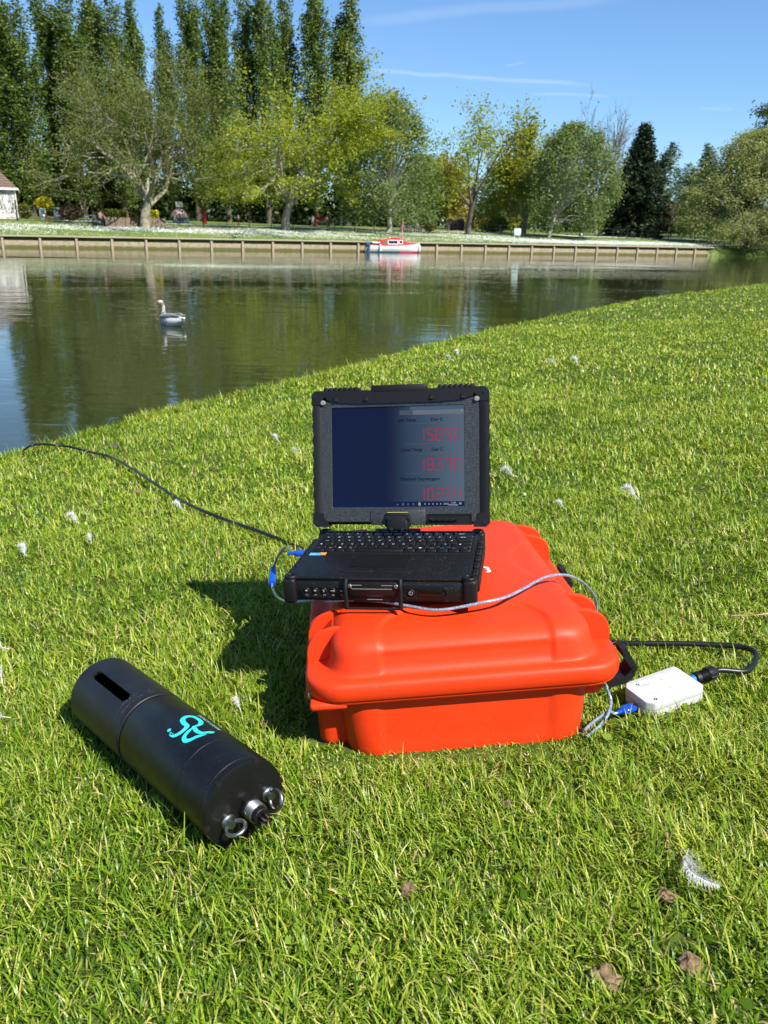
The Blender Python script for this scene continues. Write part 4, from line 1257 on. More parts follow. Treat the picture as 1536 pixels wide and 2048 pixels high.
    tag(pole, 'thin faded red pole leaning up behind the boat', 'pole')
boat()

# ------------------------------------------------------------------ goose on the river
def goose():
    d = pix_dir(343, 651); t = -CAM_H/d.z; G = Vector((0, 0, CAM_H))+d*t; G.z = 0
    def goose_mat():
        m = bpy.data.materials.new('goose_plumage'); m.use_nodes = True
        nt = m.node_tree; b = nt.nodes['Principled BSDF']; b.inputs['Roughness'].default_value = .8
        tc = nt.nodes.new('ShaderNodeTexCoord'); sp = nt.nodes.new('ShaderNodeSeparateXYZ'); nt.links.new(tc.outputs['Object'], sp.inputs[0])
        n = nt.nodes.new('ShaderNodeTexNoise'); n.inputs['Scale'].default_value = 22; n.inputs['Detail'].default_value = 3; nt.links.new(tc.outputs['Object'], n.inputs['Vector'])
        r = nt.nodes.new('ShaderNodeValToRGB'); e = r.color_ramp.elements
        e[0].position = .42; e[0].color = (.13, .12, .115, 1); e[1].position = .60; e[1].color = (.62, .60, .57, 1)
        nt.links.new(n.outputs['Fac'], r.inputs[0])
        # rear and underside white, head and neck grey brown at the back of the neck
        mr = nt.nodes.new('ShaderNodeMapRange'); mr.inputs['From Min'].default_value = -.05; mr.inputs['From Max'].default_value = -.11
        nt.links.new(sp.outputs[0], mr.inputs['Value'])
        mx = nt.nodes.new('ShaderNodeMix'); mx.data_type = 'RGBA'; mx.inputs['B'].default_value = (.52, .52, .48, 1)
        nt.links.new(mr.outputs[0], mx.inputs['Factor']); nt.links.new(r.outputs[0], mx.inputs['A'])
        m2 = nt.nodes.new('ShaderNodeMapRange'); m2.inputs['From Min'].default_value = .20; m2.inputs['From Max'].default_value = .25
        nt.links.new(sp.outputs[2], m2.inputs['Value'])
        n2 = nt.nodes.new('ShaderNodeTexNoise'); n2.inputs['Scale'].default_value = 14; nt.links.new(tc.outputs['Object'], n2.inputs['Vector'])
        r2 = nt.nodes.new('ShaderNodeValToRGB'); e = r2.color_ramp.elements
        e[0].position = .42; e[0].color = (.17, .13, .115, 1); e[1].position = .6; e[1].color = (.50, .45, .42, 1)
        nt.links.new(n2.outputs['Fac'], r2.inputs[0])
        mx2 = nt.nodes.new('ShaderNodeMix'); mx2.data_type = 'RGBA'
        nt.links.new(m2.outputs[0], mx2.inputs['Factor']); nt.links.new(mx.outputs['Result'], mx2.inputs['A']); nt.links.new(r2.outputs[0], mx2.inputs['B'])
        nt.links.new(mx2.outputs['Result'], b.inputs['Base Color'])
        return m
    gm = goose_mat()
    root = thing('goose', 'grey and white goose with an orange bill swimming on the river', 'goose', G, R_(136))
    root.scale = (.82,)*3
    # local +x is the way it swims; rings along the body, then up the neck
    path = [(-.36, .125, .02, .012), (-.32, .115, .055, .04), (-.24, .09, .095, .075), (-.13, .07, .125, .105), (.0, .06, .132, .115), (.10, .06, .122, .112), (.17, .075, .11, .10), (.208, .10, .082, .080), (.222, .14, .052, .055), (.219, .18, .037, .040), (.213, .23, .030, .032), (.212, .28, .027, .029), (.222, .32, .028, .031), (.245, .348, .036, .036), (.275, .352, .036, .034), (.30, .345, .028, .027), (.312, .34, .018, .018)]
    def turn(p, k=1.0):                                 # the head looks to its left
        a = R_(30)*k; c, s_ = math.cos(a), math.sin(a); x = p.x-.212
        return Vector((.212+x*c-p.y*s_, x*s_+p.y*c, p.z))
    m = MB(); rings = []
    for i, (x, z, ry, rz) in enumerate(path):
        a = Vector((path[min(i+1, len(path)-1)][0]-path[max(i-1, 0)][0], 0, path[min(i+1, len(path)-1)][1]-path[max(i-1, 0)][1])).normalized()
        u = Vector((-a.z, 0, a.x))
        k = min(1, max(0, (i-8)/5))
        rings.append([turn(Vector((x, 0, z))+Vector((0, 1, 0))*math.cos(t)*ry+u*math.sin(t)*rz, k) for t in np.linspace(0, 2*math.pi, 17)[:-1]])
    m.loft(rings); m.build('body', gm, root, 80)
    bill = MB().loft([[turn(Vector((x, math.cos(t)*ry, z+math.sin(t)*rz))) for t in np.linspace(0, 2*math.pi, 11)[:-1]] for x, z, ry, rz in ((.302, .340, .017, .019), (.325, .333, .015, .014), (.35, .326, .013, .009), (.366, .322, .006, .004))]).build('bill', mat('orange_bill', (.75, .16, .05), .5), root)
    for sg in (-1, 1):
        MB().lathe([(.001, -.005), (.005, 0), (.001, .005)], 8, Matrix.Translation(turn(Vector((.283, sg*.033, .362))))).build('eye', iron, root)
    gw = mat('goose_wing', (.17, .165, .155), .8, color2=(.40, .39, .37), scale=16, stretch=(.5, 2, 2))
    for sg in (-1, 1):
        rg = []
        for f in np.linspace(0, 1, 11):
            x = .15-.46*f; hw = .045*math.sin(math.pi*min(1, f*1.05+.06))**.6+.004; y = sg*(.115-.07*f**1.6); z = .135+.055*f-.03*math.sin(f*math.pi)*0
            rg.append([Vector((x, y+sg*.016*math.cos(t), z+hw*.9*math.sin(t))) for t in np.linspace(0, 2*math.pi, 11)[:-1]])
        w = MB().loft(rg).build('wing', gw, root, 60)
        for k in range(4):
            MB().loft([[Vector((-.12-.045*k-.13*f, sg*(.085-.012*k-.02*f)+sg*.006*math.cos(t), .125+.012*k+.03*f+.016*(1-f*.6)*math.sin(t))) for t in np.linspace(0, 2*math.pi, 7)[:-1]] for f in (0, .5, 1)]).build('wing_feather', mat('goose_flight', (.22, .21, .20), .8, color2=(.5, .49, .47), scale=20), w, 60)
    MB().loft([[Vector((-.26-.13*f, math.cos(t)*(.06-.035*f), .115+.035*f+math.sin(t)*.012)) for t in np.linspace(0, 2*math.pi, 9)[:-1]] for f in (0, .5, 1)]).build('tail', mat('goose_white', (.82, .82, .77), .8), root, 60)
goose()
def floating_leaf():
    d = pix_dir(371, 647); t = -CAM_H/d.z; G = Vector((0, 0, CAM_H))+d*t; G.z = .004
    m = MB().add([(-.03, 0, 0), (0, -.012, .003), (.035, 0, .006), (0, .012, .003)], [(0, 1, 2, 3)])
    o = m.build('floating_leaf', mat('dead_leaf', (.30, .17, .07), .7), None, 0); o.location = G
    tag(o, 'small brown leaf floating behind the goose', 'leaf')
floating_leaf()
# ------------------------------------------------------------------ the orange case
orange = mat('orange_plastic', (.74, .040, .004), .54, spec=.32, bump=.14, bscale=800, bdist=.0007, var=.05, scale=5, rvar=.10, speck=.25)
black_pl = mat('black_plastic', (.010, .010, .011), .42, spec=.5, bump=.12, bscale=700, bdist=.0005)
steel = mat('steel', (.62, .61, .58), .25, 1, bump=.08, bscale=300, bdist=.0005)
CASE_M = lawn_frame(.1325, .985, R_(3.5), .012)
case = thing('hard_case', 'large bright orange hard plastic case lying closed on the grass', 'case', matrix=CASE_M)
CW, CD = .468, .60

def dense(ring, n):
    """the ring resampled to n points, starting at the front centre, so that every ring lines up"""
    c = Vector((sum(p.x for p in ring)/len(ring), sum(p.y for p in ring)/len(ring), 0))
    P = np.array([tuple(p) for p in ring]); P = np.vstack([P, P[:1]])
    seg = np.linalg.norm(np.diff(P, axis=0), axis=1); cum = np.concatenate([[0], np.cumsum(seg)])
    # start where the front edge crosses the centre line
    k = [i for i in range(len(P)-1) if P[i, 0] <= c.x < P[i+1, 0] and P[i, 1] < c.y]
    s0 = cum[k[0]]+(c.x-P[k[0], 0]) if k else 0
    t = (s0+np.linspace(0, cum[-1], n, endpoint=False)) % cum[-1]
    return [Vector((np.interp(q, cum, P[:, 0]), np.interp(q, cum, P[:, 1]), P[0, 2])) for q in t]
def smooth01(x): x = max(0, min(1, x)); return x*x*(3-2*x)
NR = 260
def rings_of(spec, n=None):
    return [dense(rrect(w, d, r, 8, cx, cy, z), n or NR) for (w, d, r, cx, cy, z) in spec]

# base: tapered body, with shallow centre panels front and back, side bosses and the rim lip
cy = CD/2
spec = [(.318, .530, .03, 0, cy, 0), (.338, .546, .04, 0, cy, .0010), (.349, .553, .045, 0, cy, .005), (.356, .557, .046, 0, cy, .012), (.359, .559, .046, 0, cy, .022), (.3640, .5595, .046, 0, cy, .045), (.369, .5595, .046, 0, cy, .065), (.374, .5595, .046, 0, cy, .088), (.379, .5595, .046, 0, cy, .112)]
rg = rings_of(spec)
for ring in rg:
    for p in ring:
        if abs(p.x) < .15 and .012 < p.z:
            k = smooth01((.128-abs(p.x))/.006)*smooth01((p.z-.012)/.01)
            p.y += (.0035 if p.y < cy else -.0035)*k
base = MB().loft(rg).build('base', orange, case, 50)
for sx in (-1, 1):                                       # hinge and latch bosses that stand out from the long sides
    for y0, y1 in ((.055, .165), (.40, .53)):
        if sx < 0: z0 = .004
        else: z0 = .058
        pr = [dense(rrect(a, (y1-y0)-b, .016, 5, sx*(.185+a/2-.03), (y0+y1)/2, z), 60) for a, b, z in ((.052, .03, z0), (.060, .012, z0+.006), (.064, .004, z0+.018), (.066, 0, .112))]
        MB().loft(pr).build('side_boss', orange, base, 50)
lip = rings_of([(.436, .568, .05, 0, cy, .1055), (.452, .586, .05, 0, cy, .1065), (.456, .590, .05, 0, cy, .1090), (.456, .590, .05, 0, cy, .1118)])
MB().loft(lip).build('base_rim', orange, base, 50)

# lid: skirt, shoulder and domed top with sunk panels
sp = [(.446, .580, .048, 0, cy, .1128), (.4585, .594, .052, 0, cy, .1132), (.463, .598, .054, 0, cy, .1155), (.464, .600, .054, 0, cy, .128), (.463, .599, .054, 0, cy, .1340), (.4595, .596, .053, 0, cy, .1380), (.452, .590, .052, 0, cy, .1403), (.438, .578, .050, 0, cy, .1412),
      (.418, .566, .047, 0, cy, .1415), (.402, .5615, .044, 0, cy, .1425), (.394, .5585, .042, 0, cy, .1450), (.390, .556, .040, 0, cy, .150)]
for z in (.156, .163, .170): sp.append((.390-(z-.15)*.35, .556-(z-.15)*.42, .042, 0, cy, z))
r0 = .031                                               # the rounded upper edge
w0, d0 = sp[-1][0], sp[-1][1]
for k in range(1, 9):
    a = math.pi/2*k/8
    sp.append((w0-2*r0*(1-math.cos(a)), d0-2*r0*1.3*(1-math.cos(a)), .045, 0, cy, .170+.025*math.sin(a)))
w1, d1 = sp[-1][0], sp[-1][1]
for k in range(1, 34):
    f = k/34
    sp.append((max(w1*(1-f), .004), max(d1-(w1*f), .02), .045*(1-f)+.001, 0, cy, .195+.0035*smooth01(f*1.6)))
rg = rings_of(sp, 520)
NZ = len(rg)
def sd_rr(x, y, hx, hy, r):
    qx, qy = abs(x)-hx+r, abs(y)-hy+r
    return math.hypot(max(qx, 0), max(qy, 0))+min(max(qx, qy), 0)-r
def panel_depth(p):
    d1_ = sd_rr(p.x-.004, p.y+.10, .124, .225, .065)     # front panel, runs over the edge on to the front face
    d2_ = sd_rr(p.x-.004, p.y-CD-.10, .124, .225, .065)
    k = max(smooth01((.0025-d1_)/.005), smooth01((.0025-d2_)/.005))
    for sx in (-1, 1):
        e = math.hypot((p.x-sx*.30)/.175, (p.y-cy)/.155)-1
        k = max(k, .7*smooth01((.01-e)/.045))
    return k
for i in range(9, NZ):
    for p in rg[i]:
        if p.z > .1435:
            k = panel_depth(p)*smooth01((p.z-.1435)/.003)
            front = smooth01((.185-p.z)/.02)
            c = Vector((0, cy, 0)); dirh = Vector((0, 1 if p.y < cy else -1, 0))
            if abs(p.x) < .15 or p.z > .18: p += dirh*.0042*k*front + Vector((0, 0, -.0042*k*(1-front)))
lid = MB().loft(rg, cap0=True).build('lid', orange, case, 50)
# gussets that stiffen the long sides of the lid
for sx in (-1, 1):
    for y0, th in ((.088, .011), (.148, .011), (.445, .011), (.508, .011)):
        prof = [(.170, .1405), (.170, .1885)] + [(.176+.052*math.sin(a)**1.0, .141+.0500*math.cos(a)**.62) for a in np.linspace(.15, math.pi/2, 14)] + [(.229, .1385)]
        a0 = [Vector((sx*x, y0-th/2, z)) for x, z in prof]; n = len(prof)
        m = MB()
        mid = [Vector((sx*(x+.0012 if i > 1 else x), y0, z+(.0022 if 1 <= i < n-2 else 0))) for i, (x, z) in enumerate(prof)]
        b0 = [Vector((sx*x, y0+th/2, z)) for x, z in prof]
        m.loft([a0, mid, b0]); m.build('gusset', orange, lid, 25)
    # the sunk saddle between each pair of gussets
    for y0, y1 in ((.088, .148), (.445, .508)):
        prof = [(.176, .1405), (.176, .186), (.190, .182), (.203, .168), (.213, .152), (.222, .1405)]
        MB().prism([(sx*x, z) for x, z in prof], y0, y1).build('saddle', orange, lid, 25)
# hinge lugs on the left, with their steel pin
for y0 in (.055, .44):
    m = MB().rbox((-.2035, y0+.02, .1075), (.058, .075, .016), .005, 3)
    m.build('hinge_lug', orange, base, 40)
MB().tube([(-.2265, .03, .1120), (-.2265, .57, .1120)], .0026, 8).build('hinge_pin', steel, case)
lg_ = MB().rbox((-.199, .026, .1055), (.054, .04, .012), .005, 3).build('corner_lip', orange, base, 40)
# latches, swung open on the right
def latch(y, ang):
    root_y = y
    m = MB()
    low = [(.210, .094), (.214, .086), (.240, .092), (.2510, .103), (.2545, .117), (.2475, .119), (.243, .109), (.236, .102), (.214, .100)]
    m.prism(low, y-.017, y+.017)
    l = m.build('latch', black_pl, case, 20)
    up = [(.2540, .117), (.2465, .114), (.2335, .134), (.2325, .143), (.2380, .146), (.2420, .141)]
    m = MB(); m.prism(up, y-.017, y-.009); m.prism(up, y+.009, y+.017)
    m.box((.2378, y, .139), (.009, .019, .009)).box((.2425, y, .1285), (.008, .019, .004), Matrix.Rotation(R_(55), 3, 'Y')).box((.2485, y, .120), (.008, .019, .005), Matrix.Rotation(R_(55), 3, 'Y'))
    m.build('latch_arm', black_pl, l, 20)
    MB().tube([(.2505, y-.0185, .1155), (.2505, y+.0185, .1155)], .0045, 10).build('latch_pin', black_pl, l)
latch(.050, 0); latch(.385, 0)
# small moulded mark on the shoulder by the near latch, and the white emblem on the lid
MB().rbox((.212, .055, .1407), (.020, .010, .0022), .001, 2).build('moulded_mark', orange, lid, 30)
def emblem():
    E = CASE_M.inverted() @ on_lawn(971, 1134, .193)
    m = MB(); z = .1995
    def crescent(cx, cy_, r, a0, a1, wd):
        n = 12; V = []
        for k in range(n+1):
            a = R_(a0+(a1-a0)*k/n); w = wd*math.sin(math.pi*k/n)**.8+.0004
            V += [(cx+math.cos(a)*r, cy_+math.sin(a)*r, z), (cx+math.cos(a)*(r+w), cy_+math.sin(a)*(r+w), z)]
        m.add(V, [(2*k, 2*k+1, 2*k+3, 2*k+2) for k in range(n)])
    crescent(E.x-.004, E.y+.002, .0075, -20, 130, .006)
    crescent(E.x-.004, E.y-.005, .0065, -75, 55, .0055)
    m.build('white_emblem', mat('white_print', (.78, .78, .76), .5), lid, 0)
emblem()
# ------------------------------------------------------------------ the rugged laptop on the case
lap_black = mat('laptop_black', (.006, .0062, .007), .42, spec=.32, bump=.10, bscale=900, bdist=.0004, var=.15, scale=40, speck=.5, rvar=.08)
lap_rubber = mat('laptop_rubber', (.006, .006, .0065), .5, spec=.3)
key_black = mat('key_black', (.006, .006, .007), .4, spec=.32)
legend_white = mat('legend_white', (.72, .72, .72), .5)
legend_blue = mat('legend_blue', (.10, .30, .62), .5)
def bezel_mat():
    m = bpy.data.materials.new('bezel_speckled'); m.use_nodes = True
    nt = m.node_tree; b = nt.nodes['Principled BSDF']; b.inputs['Roughness'].default_value = .38; b.inputs['Metallic'].default_value = .35
    tc = nt.nodes.new('ShaderNodeTexCoord'); n = nt.nodes.new('ShaderNodeTexNoise'); n.inputs['Scale'].default_value = 900; n.inputs['Detail'].default_value = 1
    nt.links.new(tc.outputs['Object'], n.inputs['Vector'])
    r = nt.nodes.new('ShaderNodeValToRGB'); e = r.color_ramp.elements
    e[0].position = .40; e[0].color = (.020, .021, .022, 1); e[1].position = .74; e[1].color = (.095, .098, .10, 1)
    nt.links.new(n.outputs['Fac'], r.inputs[0]); nt.links.new(r.outputs[0], b.inputs['Base Color'])
    bp = nt.nodes.new('ShaderNodeBump'); bp.inputs['Distance'].default_value = .0005; bp.inputs['Strength'].default_value = .35
    nt.links.new(n.outputs['Fac'], bp.inputs['Height']); nt.links.new(bp.outputs[0], b.inputs['Normal'])
    return m
bezel = bezel_mat()
yaw = R_(-9.5)
LM = lawn_frame(.0135, 1.218, yaw)
LM.translation = Vector((.0095, 1.218, .659))
lap = thing('rugged_laptop', 'black rugged laptop open on the orange case with red readings on its screen', 'laptop', matrix=LM)
# --- base
b_ = MB().rbox((0, .012, -.022), (.288, .236, .034), .006, 2).build('base', lap_black, lap)
MB().rbox((-.001, .012, -.0022), (.282, .230, .0052), .0018, 2).build('deck', lap_black, b_)
MB().rbox((0, .0610, .0002), (.272, .112, .0016), .0006, 1).build('keyboard_well', lap_rubber, b_)
for x, y in ((-.1395, -.1005), (.1395, -.1005), (-.1395, .1245), (.1395, .1245)):
    sx, sy = (1 if x > 0 else -1), (1 if y > 0 else -1)
    m = MB().rbox((x, y, -.0215), (.021, .021, .041), .0055, 3)
    m.build('corner_bumper', lap_rubber, b_)
    MB().lathe([(.0105, -.003), (.0105, .0012), (.0098, .0022), (.0062, .0022), (.0056, .0012), (.0056, -.001)], 22, Matrix.Translation((x-sx*.0015, y-sy*.0015, .0))).build('corner_cap', lap_rubber, b_)
m = MB()                                                 # feet
for x in (-.11, .11):
    for y in (-.08, .08):
        MB().lathe([(.009, -.0435), (.0095, -.042), (.0095, -.038)], 14, Matrix.Translation((x, y, 0))).build('foot', lap_rubber, b_)
# port covers along the sides
for sx in (-1, 1):
    for y0, y1, h in ((-.082, -.055, .020), (-.052, -.024, .024), (-.021, .004, .020), (.007, .036, .025), (.039, .060, .021), (.063, .086, .024)):
        MB().rbox((sx*.1475, (y0+y1)/2, -.0205+(.001 if h > .022 else 0)), (.009, (y1-y0), h), .0022, 2).build('port_cover', lap_rubber, b_)
        MB().rbox((sx*.1450, (y0+y1)/2, -.0035), (.008, (y1-y0)*.8, .006), .0015, 1).build('side_tab', lap_rubber, b_)
# front: function buttons, latch plate, power button, sensor window
yf = -.1062
def front_recess(x0, x1, z0, z1, name):
    o = rrect(x1-x0, z1-z0, .0095, 6, (x0+x1)/2, (z0+z1)/2); i = rrect(x1-x0-.006, z1-z0-.006, .008, 6, (x0+x1)/2, (z0+z1)/2); i2 = rrect(x1-x0-.007, z1-z0-.007, .008, 6, (x0+x1)/2, (z0+z1)/2)
    Y = lambda p, y: Vector((p.x, y, p.y))
    m = MB().loft([[Y(p, yf+.001) for p in o], [Y(p, yf-.0022) for p in o], [Y(p, yf-.0026) for p in i], [Y(p, yf-.0008) for p in i2]], cap=False)
    m.add([Y(p, yf-.0007) for p in i2], [tuple(range(len(i2)))])
    return m.build(name, lap_black, b_, 30)
fb = front_recess(-.1215, -.0475, -.032, -.0115, 'button_panel')
front_recess(.0365, .1075, -.032, -.0115, 'power_panel')
bt = MB().lathe([(.0046, -.001), (.0046, .0014), (.0038, .0022), (.0001, .0022)], 18, Matrix.Rotation(R_(90), 4, 'X')).mesh('button', lap_rubber)
icons = MB()
def txt(mb, s, size, M, align='CENTER', bold=0):
    v, f = text_mb(s, size, align, bold); mb.add([M @ p for p in v], f)
FM = lambda x, z, y=yf-.0034: Matrix.Translation((x, y, z)) @ Matrix.Rotation(R_(90), 4, 'X')
for k in range(5):
    x = -.112+.0138*k
    o = put('button', bt, b_); o.location = (x, yf-.0008, -.0195)
    txt(icons, 'P%d' % (k+1), .0042, FM(x, -.0293, yf-.0010))
    z = -.0195; y = yf-.0033
    if k in (0, 1, 4):
        icons.add([(x-.0017, y, z-.0011), (x+.0017, y, z-.0011), (x+.0017, y, z+.0012), (x-.0017, y, z+.0012)], [(0, 1, 2, 3)])
    elif k == 2:
        icons.add([(x-.0018, y, z+.0013), (x+.0018, y, z+.0013), (x+.0006, y, z-.0002), (x+.0006, y, z-.0022), (x-.0006, y, z-.0022), (x-.0006, y, z-.0002)], [(0, 1, 2, 3, 4, 5)])
    else:
        icons.add([(x-.003, y, z-.0005), (x+.001, y, z-.0005), (x+.001, y, z+.0006), (x-.003, y, z+.0006)], [(0, 1, 2, 3)])
        icons.add([(x+.0022+.0013*math.cos(t), y, z+.0013*math.sin(t)) for t in np.linspace(0, 2*math.pi, 9)[:-1]], [tuple(range(8))])
o = put('power_button', bt, b_); o.location = (.0505, yf-.0008, -.0215); o.scale = (1.25, 1, 1.25)
n = 14; V = []
for k in range(n+1):
    a = R_(125+290*k/n); V += [(.0505+.0024*math.cos(a), yf-.0036, -.0215+.0024*math.sin(a)), (.0505+.0031*math.cos(a), yf-.0036, -.0215+.0031*math.sin(a))]
icons.add(V, [(2*k, 2*k+1, 2*k+3, 2*k+2) for k in range(n)])
icons.add([(.0501, yf-.0036, -.0215), (.0509, yf-.0036, -.0215), (.0509, yf-.0036, -.0178), (.0501, yf-.0036, -.0178)], [(0, 1, 2, 3)])
tag(icons.build('button_lettering', mat('legend_grey', (.34, .34, .34), .5), b_, 0), kind='stuff')
MB().rbox((.0795, yf-.0012, -.0215), (.036, .0025, .0125), .001, 2).build('sensor_window', mat('sensor_window', (.004, .003, .003), .12), b_)
# carrying handle folded down across the front
MB().rbox((-.0055, yf-.004, -.0135), (.078, .009, .022), .002, 2).build('front_plate', lap_black, b_)
MB().rbox((-.0055, yf-.001, -.030), (.066, .005, .014), .001, 2).build('battery_door', lap_black, b_)
gr = MB().box((-.032, yf-.0087, -.0075), (.017, .0006, .0009)).box((.0155, yf-.0087, -.0075), (.017, .0006, .0009)).box((-.008, yf-.0087, -.0135), (.062, .0006, .0009)).box((-.005, yf-.0037, -.0265), (.024, .0006, .0009)).box((-.005, yf-.0037, -.0325), (.024, .0006, .0009))
tag(gr.build('plate_grooves', mat('scuffed_edge', (.22, .21, .2), .6), b_, 0), kind='stuff')
hl = MB()
hl.tube(spline([(-.0475, yf-.006, .001), (-.0480, yf-.011, -.010), (-.0475, yf-.013, -.027), (-.0470, yf-.014, -.0425)], 4), .0034, 8)
hl.tube(spline([(.0360, yf-.006, .001), (.0365, yf-.011, -.010), (.0365, yf-.013, -.027), (.0360, yf-.014, -.0425)], 4), .0034, 8)
hl.tube([(-.0500, yf-.014, -.0430), (.0390, yf-.014, -.0430)], .0022, 8)
hl.tube([(-.0500, yf-.005, .0012), (.0390, yf-.005, .0012)], .0028, 8)
hl.build('handle', lap_rubber, b_, 50)
for x in (-.0475, .036):
    MB().lathe([(.0036, 0), (.0036, .002), (.0022, .003), (.0001, .003)], 10, Matrix.Translation((x+(.006 if x < 0 else -.006), yf-.0086, -.0085)) @ Matrix.Rotation(R_(90), 4, 'X')).build('handle_screw', steel, b_)
# touchpad, its buttons and the sticker
MB().rbox((-.0085, -.0330, .0006), (.088, .050, .0008), .0003, 1).build('touchpad', mat('touchpad', (.007, .007, .008), .35, spec=.3), b_)
fr = rrect(.090, .052, .002, 3, -.0085, -.0330); fi = rrect(.0885, .0505, .0015, 3, -.0085, -.0330)
MB().loft([[p+Vector((0, 0, .0004)) for p in fr], [p+Vector((0, 0, .0018)) for p in fr], [p+Vector((0, 0, .0018)) for p in fi], [p+Vector((0, 0, .0004)) for p in fi]], cap=False).build('touchpad_rim', lap_rubber, b_)
for x in (-.0385, .0225):
    MB().loft([rrect(.054, .0115, .0055, 6, x, -.0765, .0002), rrect(.054, .0115, .0055, 6, x, -.0765, .0012), rrect(.051, .009, .0045, 6, x, -.0765, .0022), rrect(.044, .004, .002, 6, x, -.0765, .0024)]).build('pad_button', lap_rubber, b_)
# sticker at the left end of the deck
st = MB().add([(-.134, -.0065, .0009), (-.106, -.0065, .0009), (-.106, .0065, .0009), (-.134, .0065, .0009)], [(0, 1, 2, 3)]).build('sticker', mat('sticker_blue', (.05, .30, .62), .35, color2=(.14, .48, .72), scale=90), b_, 0)
MB().add([(-.1125, -.0065, .0013), (-.106, -.0065, .0013), (-.106, .0065, .0013), (-.1180, .0065, .0013)], [(0, 1, 2, 3)]).build('sticker_corner', mat('sticker_orange', (.62, .28, .05), .35), st, 0)


# --- keys
KX0, KX1, KY = -.1320, .1330, [.1080, .0925, .0745, .0562, .0379, .0196]
keyme = {}
def key_mesh(w, d):
    k = (round(w, 4), round(d, 4))
    if k not in keyme:
        r = .0022
        m = MB().loft([rrect(w, d, .001, 2, 0, 0, 0), rrect(w, d, .001, 2, 0, 0, .0012), rrect(w-.0024, d-.0024, .0012, 2, 0, .0003, .0034), rrect(w-.004, d-.004, .001, 2, 0, .0003, .0036)])
        keyme[k] = m.mesh('key', key_black, 40)
    return keyme[k]
leg_w, leg_b = MB(), MB()
rows = [[(1, t, 'b' if i in (2, 5, 7, 10, 11) else 'w') for i, t in enumerate(['Esc', 'F1', 'F2', 'F3', 'F4', 'F5', 'F6', 'F7', 'F8', 'F9', 'F10', 'F11', 'F12', 'Num', 'Prt', 'Del'])],
        [(1, c, 'w') for c in '`1234567890-='] + [(2.0, '\u2190', 'w')],
        [(1.35, 'Tab', 'w')] + [(1, c, 'w') for c in 'QWERTYUIOP[]'] + [(1.65, '\u2190', 'w')],
        [(1.6, 'Caps', 'w')] + [(1, c, 'w') for c in "ASDFGHJKL;'#"] + [(1.4, '', 'w')],
        [(1.1, '\u2191', 'w'), (1, '\\', 'w')] + [(1, c, 'w') for c in 'ZXCVBNM,./'] + [(1, '\u2191', 'b'), (1.9, '\u2191', 'w')],
        [(1.1, 'Fn', 'b'), (1, 'Ctrl', 'w'), (1, '\u25a0', 'w'), (1, 'Alt', 'w'), (4.6, '', 'w'), (1.1, 'AltGr', 'w'), (1, '\u25a0', 'w'), (1, 'Ctrl', 'w'), (1.05, 'Home', 'b'), (1.05, 'PgDn', 'b'), (1.05, 'End', 'b')]]
for r, row in enumerate(rows):
    tot = sum(k[0] for k in row); u = (KX1-KX0)/tot
    d = .0108 if r == 0 else .0165
    x = KX0
    for w, t, c in row:
        o = put('key', key_mesh(w*u-.0017, d), lap); o.location = (x+w*u/2, KY[r], .0009)
        if t:
            big = len(t) == 1
            sz = (.0052 if big else .0031) if r else .0030
            tgt = leg_b if c == 'b' else leg_w
            M = Matrix.Translation((x+w*u*(.42 if big else .5), KY[r]+(.0005 if r else -.0012), .00475))
            if t == '\u25a0': tgt.add([M @ Vector(p) for p in ((-.002, 0, 0), (.002, 0, 0), (.002, .0034, 0), (-.002, .0034, 0))], [(0, 1, 2, 3)])
            elif t == '\u2190': tgt.add([M @ Vector(p) for p in ((-.005, .0015, 0), (-.002, 0, 0), (-.002, .001, 0), (.004, .001, 0), (.004, .002, 0), (-.002, .002, 0), (-.002, .003, 0))], [(0, 1, 2, 3, 4, 5, 6)])
            elif t == '\u2191': tgt.add([M @ Vector(p) for p in ((-.001, 0, 0), (.001, 0, 0), (.001, .002, 0), (.0022, .002, 0), (0, .004, 0), (-.0022, .002, 0), (-.001, .002, 0))], [(0, 1, 2, 3, 4, 5, 6)])
            else: txt(tgt, t, sz, M)
        x += w*u
tag(leg_w.build('key_lettering', legend_white, lap, 0), kind='stuff')
tag(leg_b.build('blue_key_lettering', legend_blue, lap, 0), kind='stuff')

# --- screen half, swivelled on its centre hinge
TL = R_(15)
SM = Matrix(((1.018, 0, 0, .0060), (0, math.sin(TL), -math.cos(TL), .087), (0, math.cos(TL), math.sin(TL), .0205), (0, 0, 0, 1)))
scr = MB().rbox((0, .1165, -.012), (.296, .226, .020), .005, 2).build('screen_lid', lap_black, lap)
scr.matrix_local = SM
HW, HB = .142, .232
ox = rrect(.272, .212, .004, 4, 0, .114); ix = rrect(.2275, .1735, .0012, 4, -.0035, .1205)
def Zr(r, z): return [Vector((p.x, p.y, z)) for p in r]
ox2 = rrect(.270, .210, .004, 4, 0, .114)
m = MB().loft([Zr(ox, -.003), Zr(ox, .0010), Zr(ox2, .0018), Zr(rrect(.2290, .1750, .0015, 4, -.0035, .1205), .0018), Zr(ix, .0010), Zr(ix, -.0008)], cap=False)
m.build('bezel', bezel, scr)
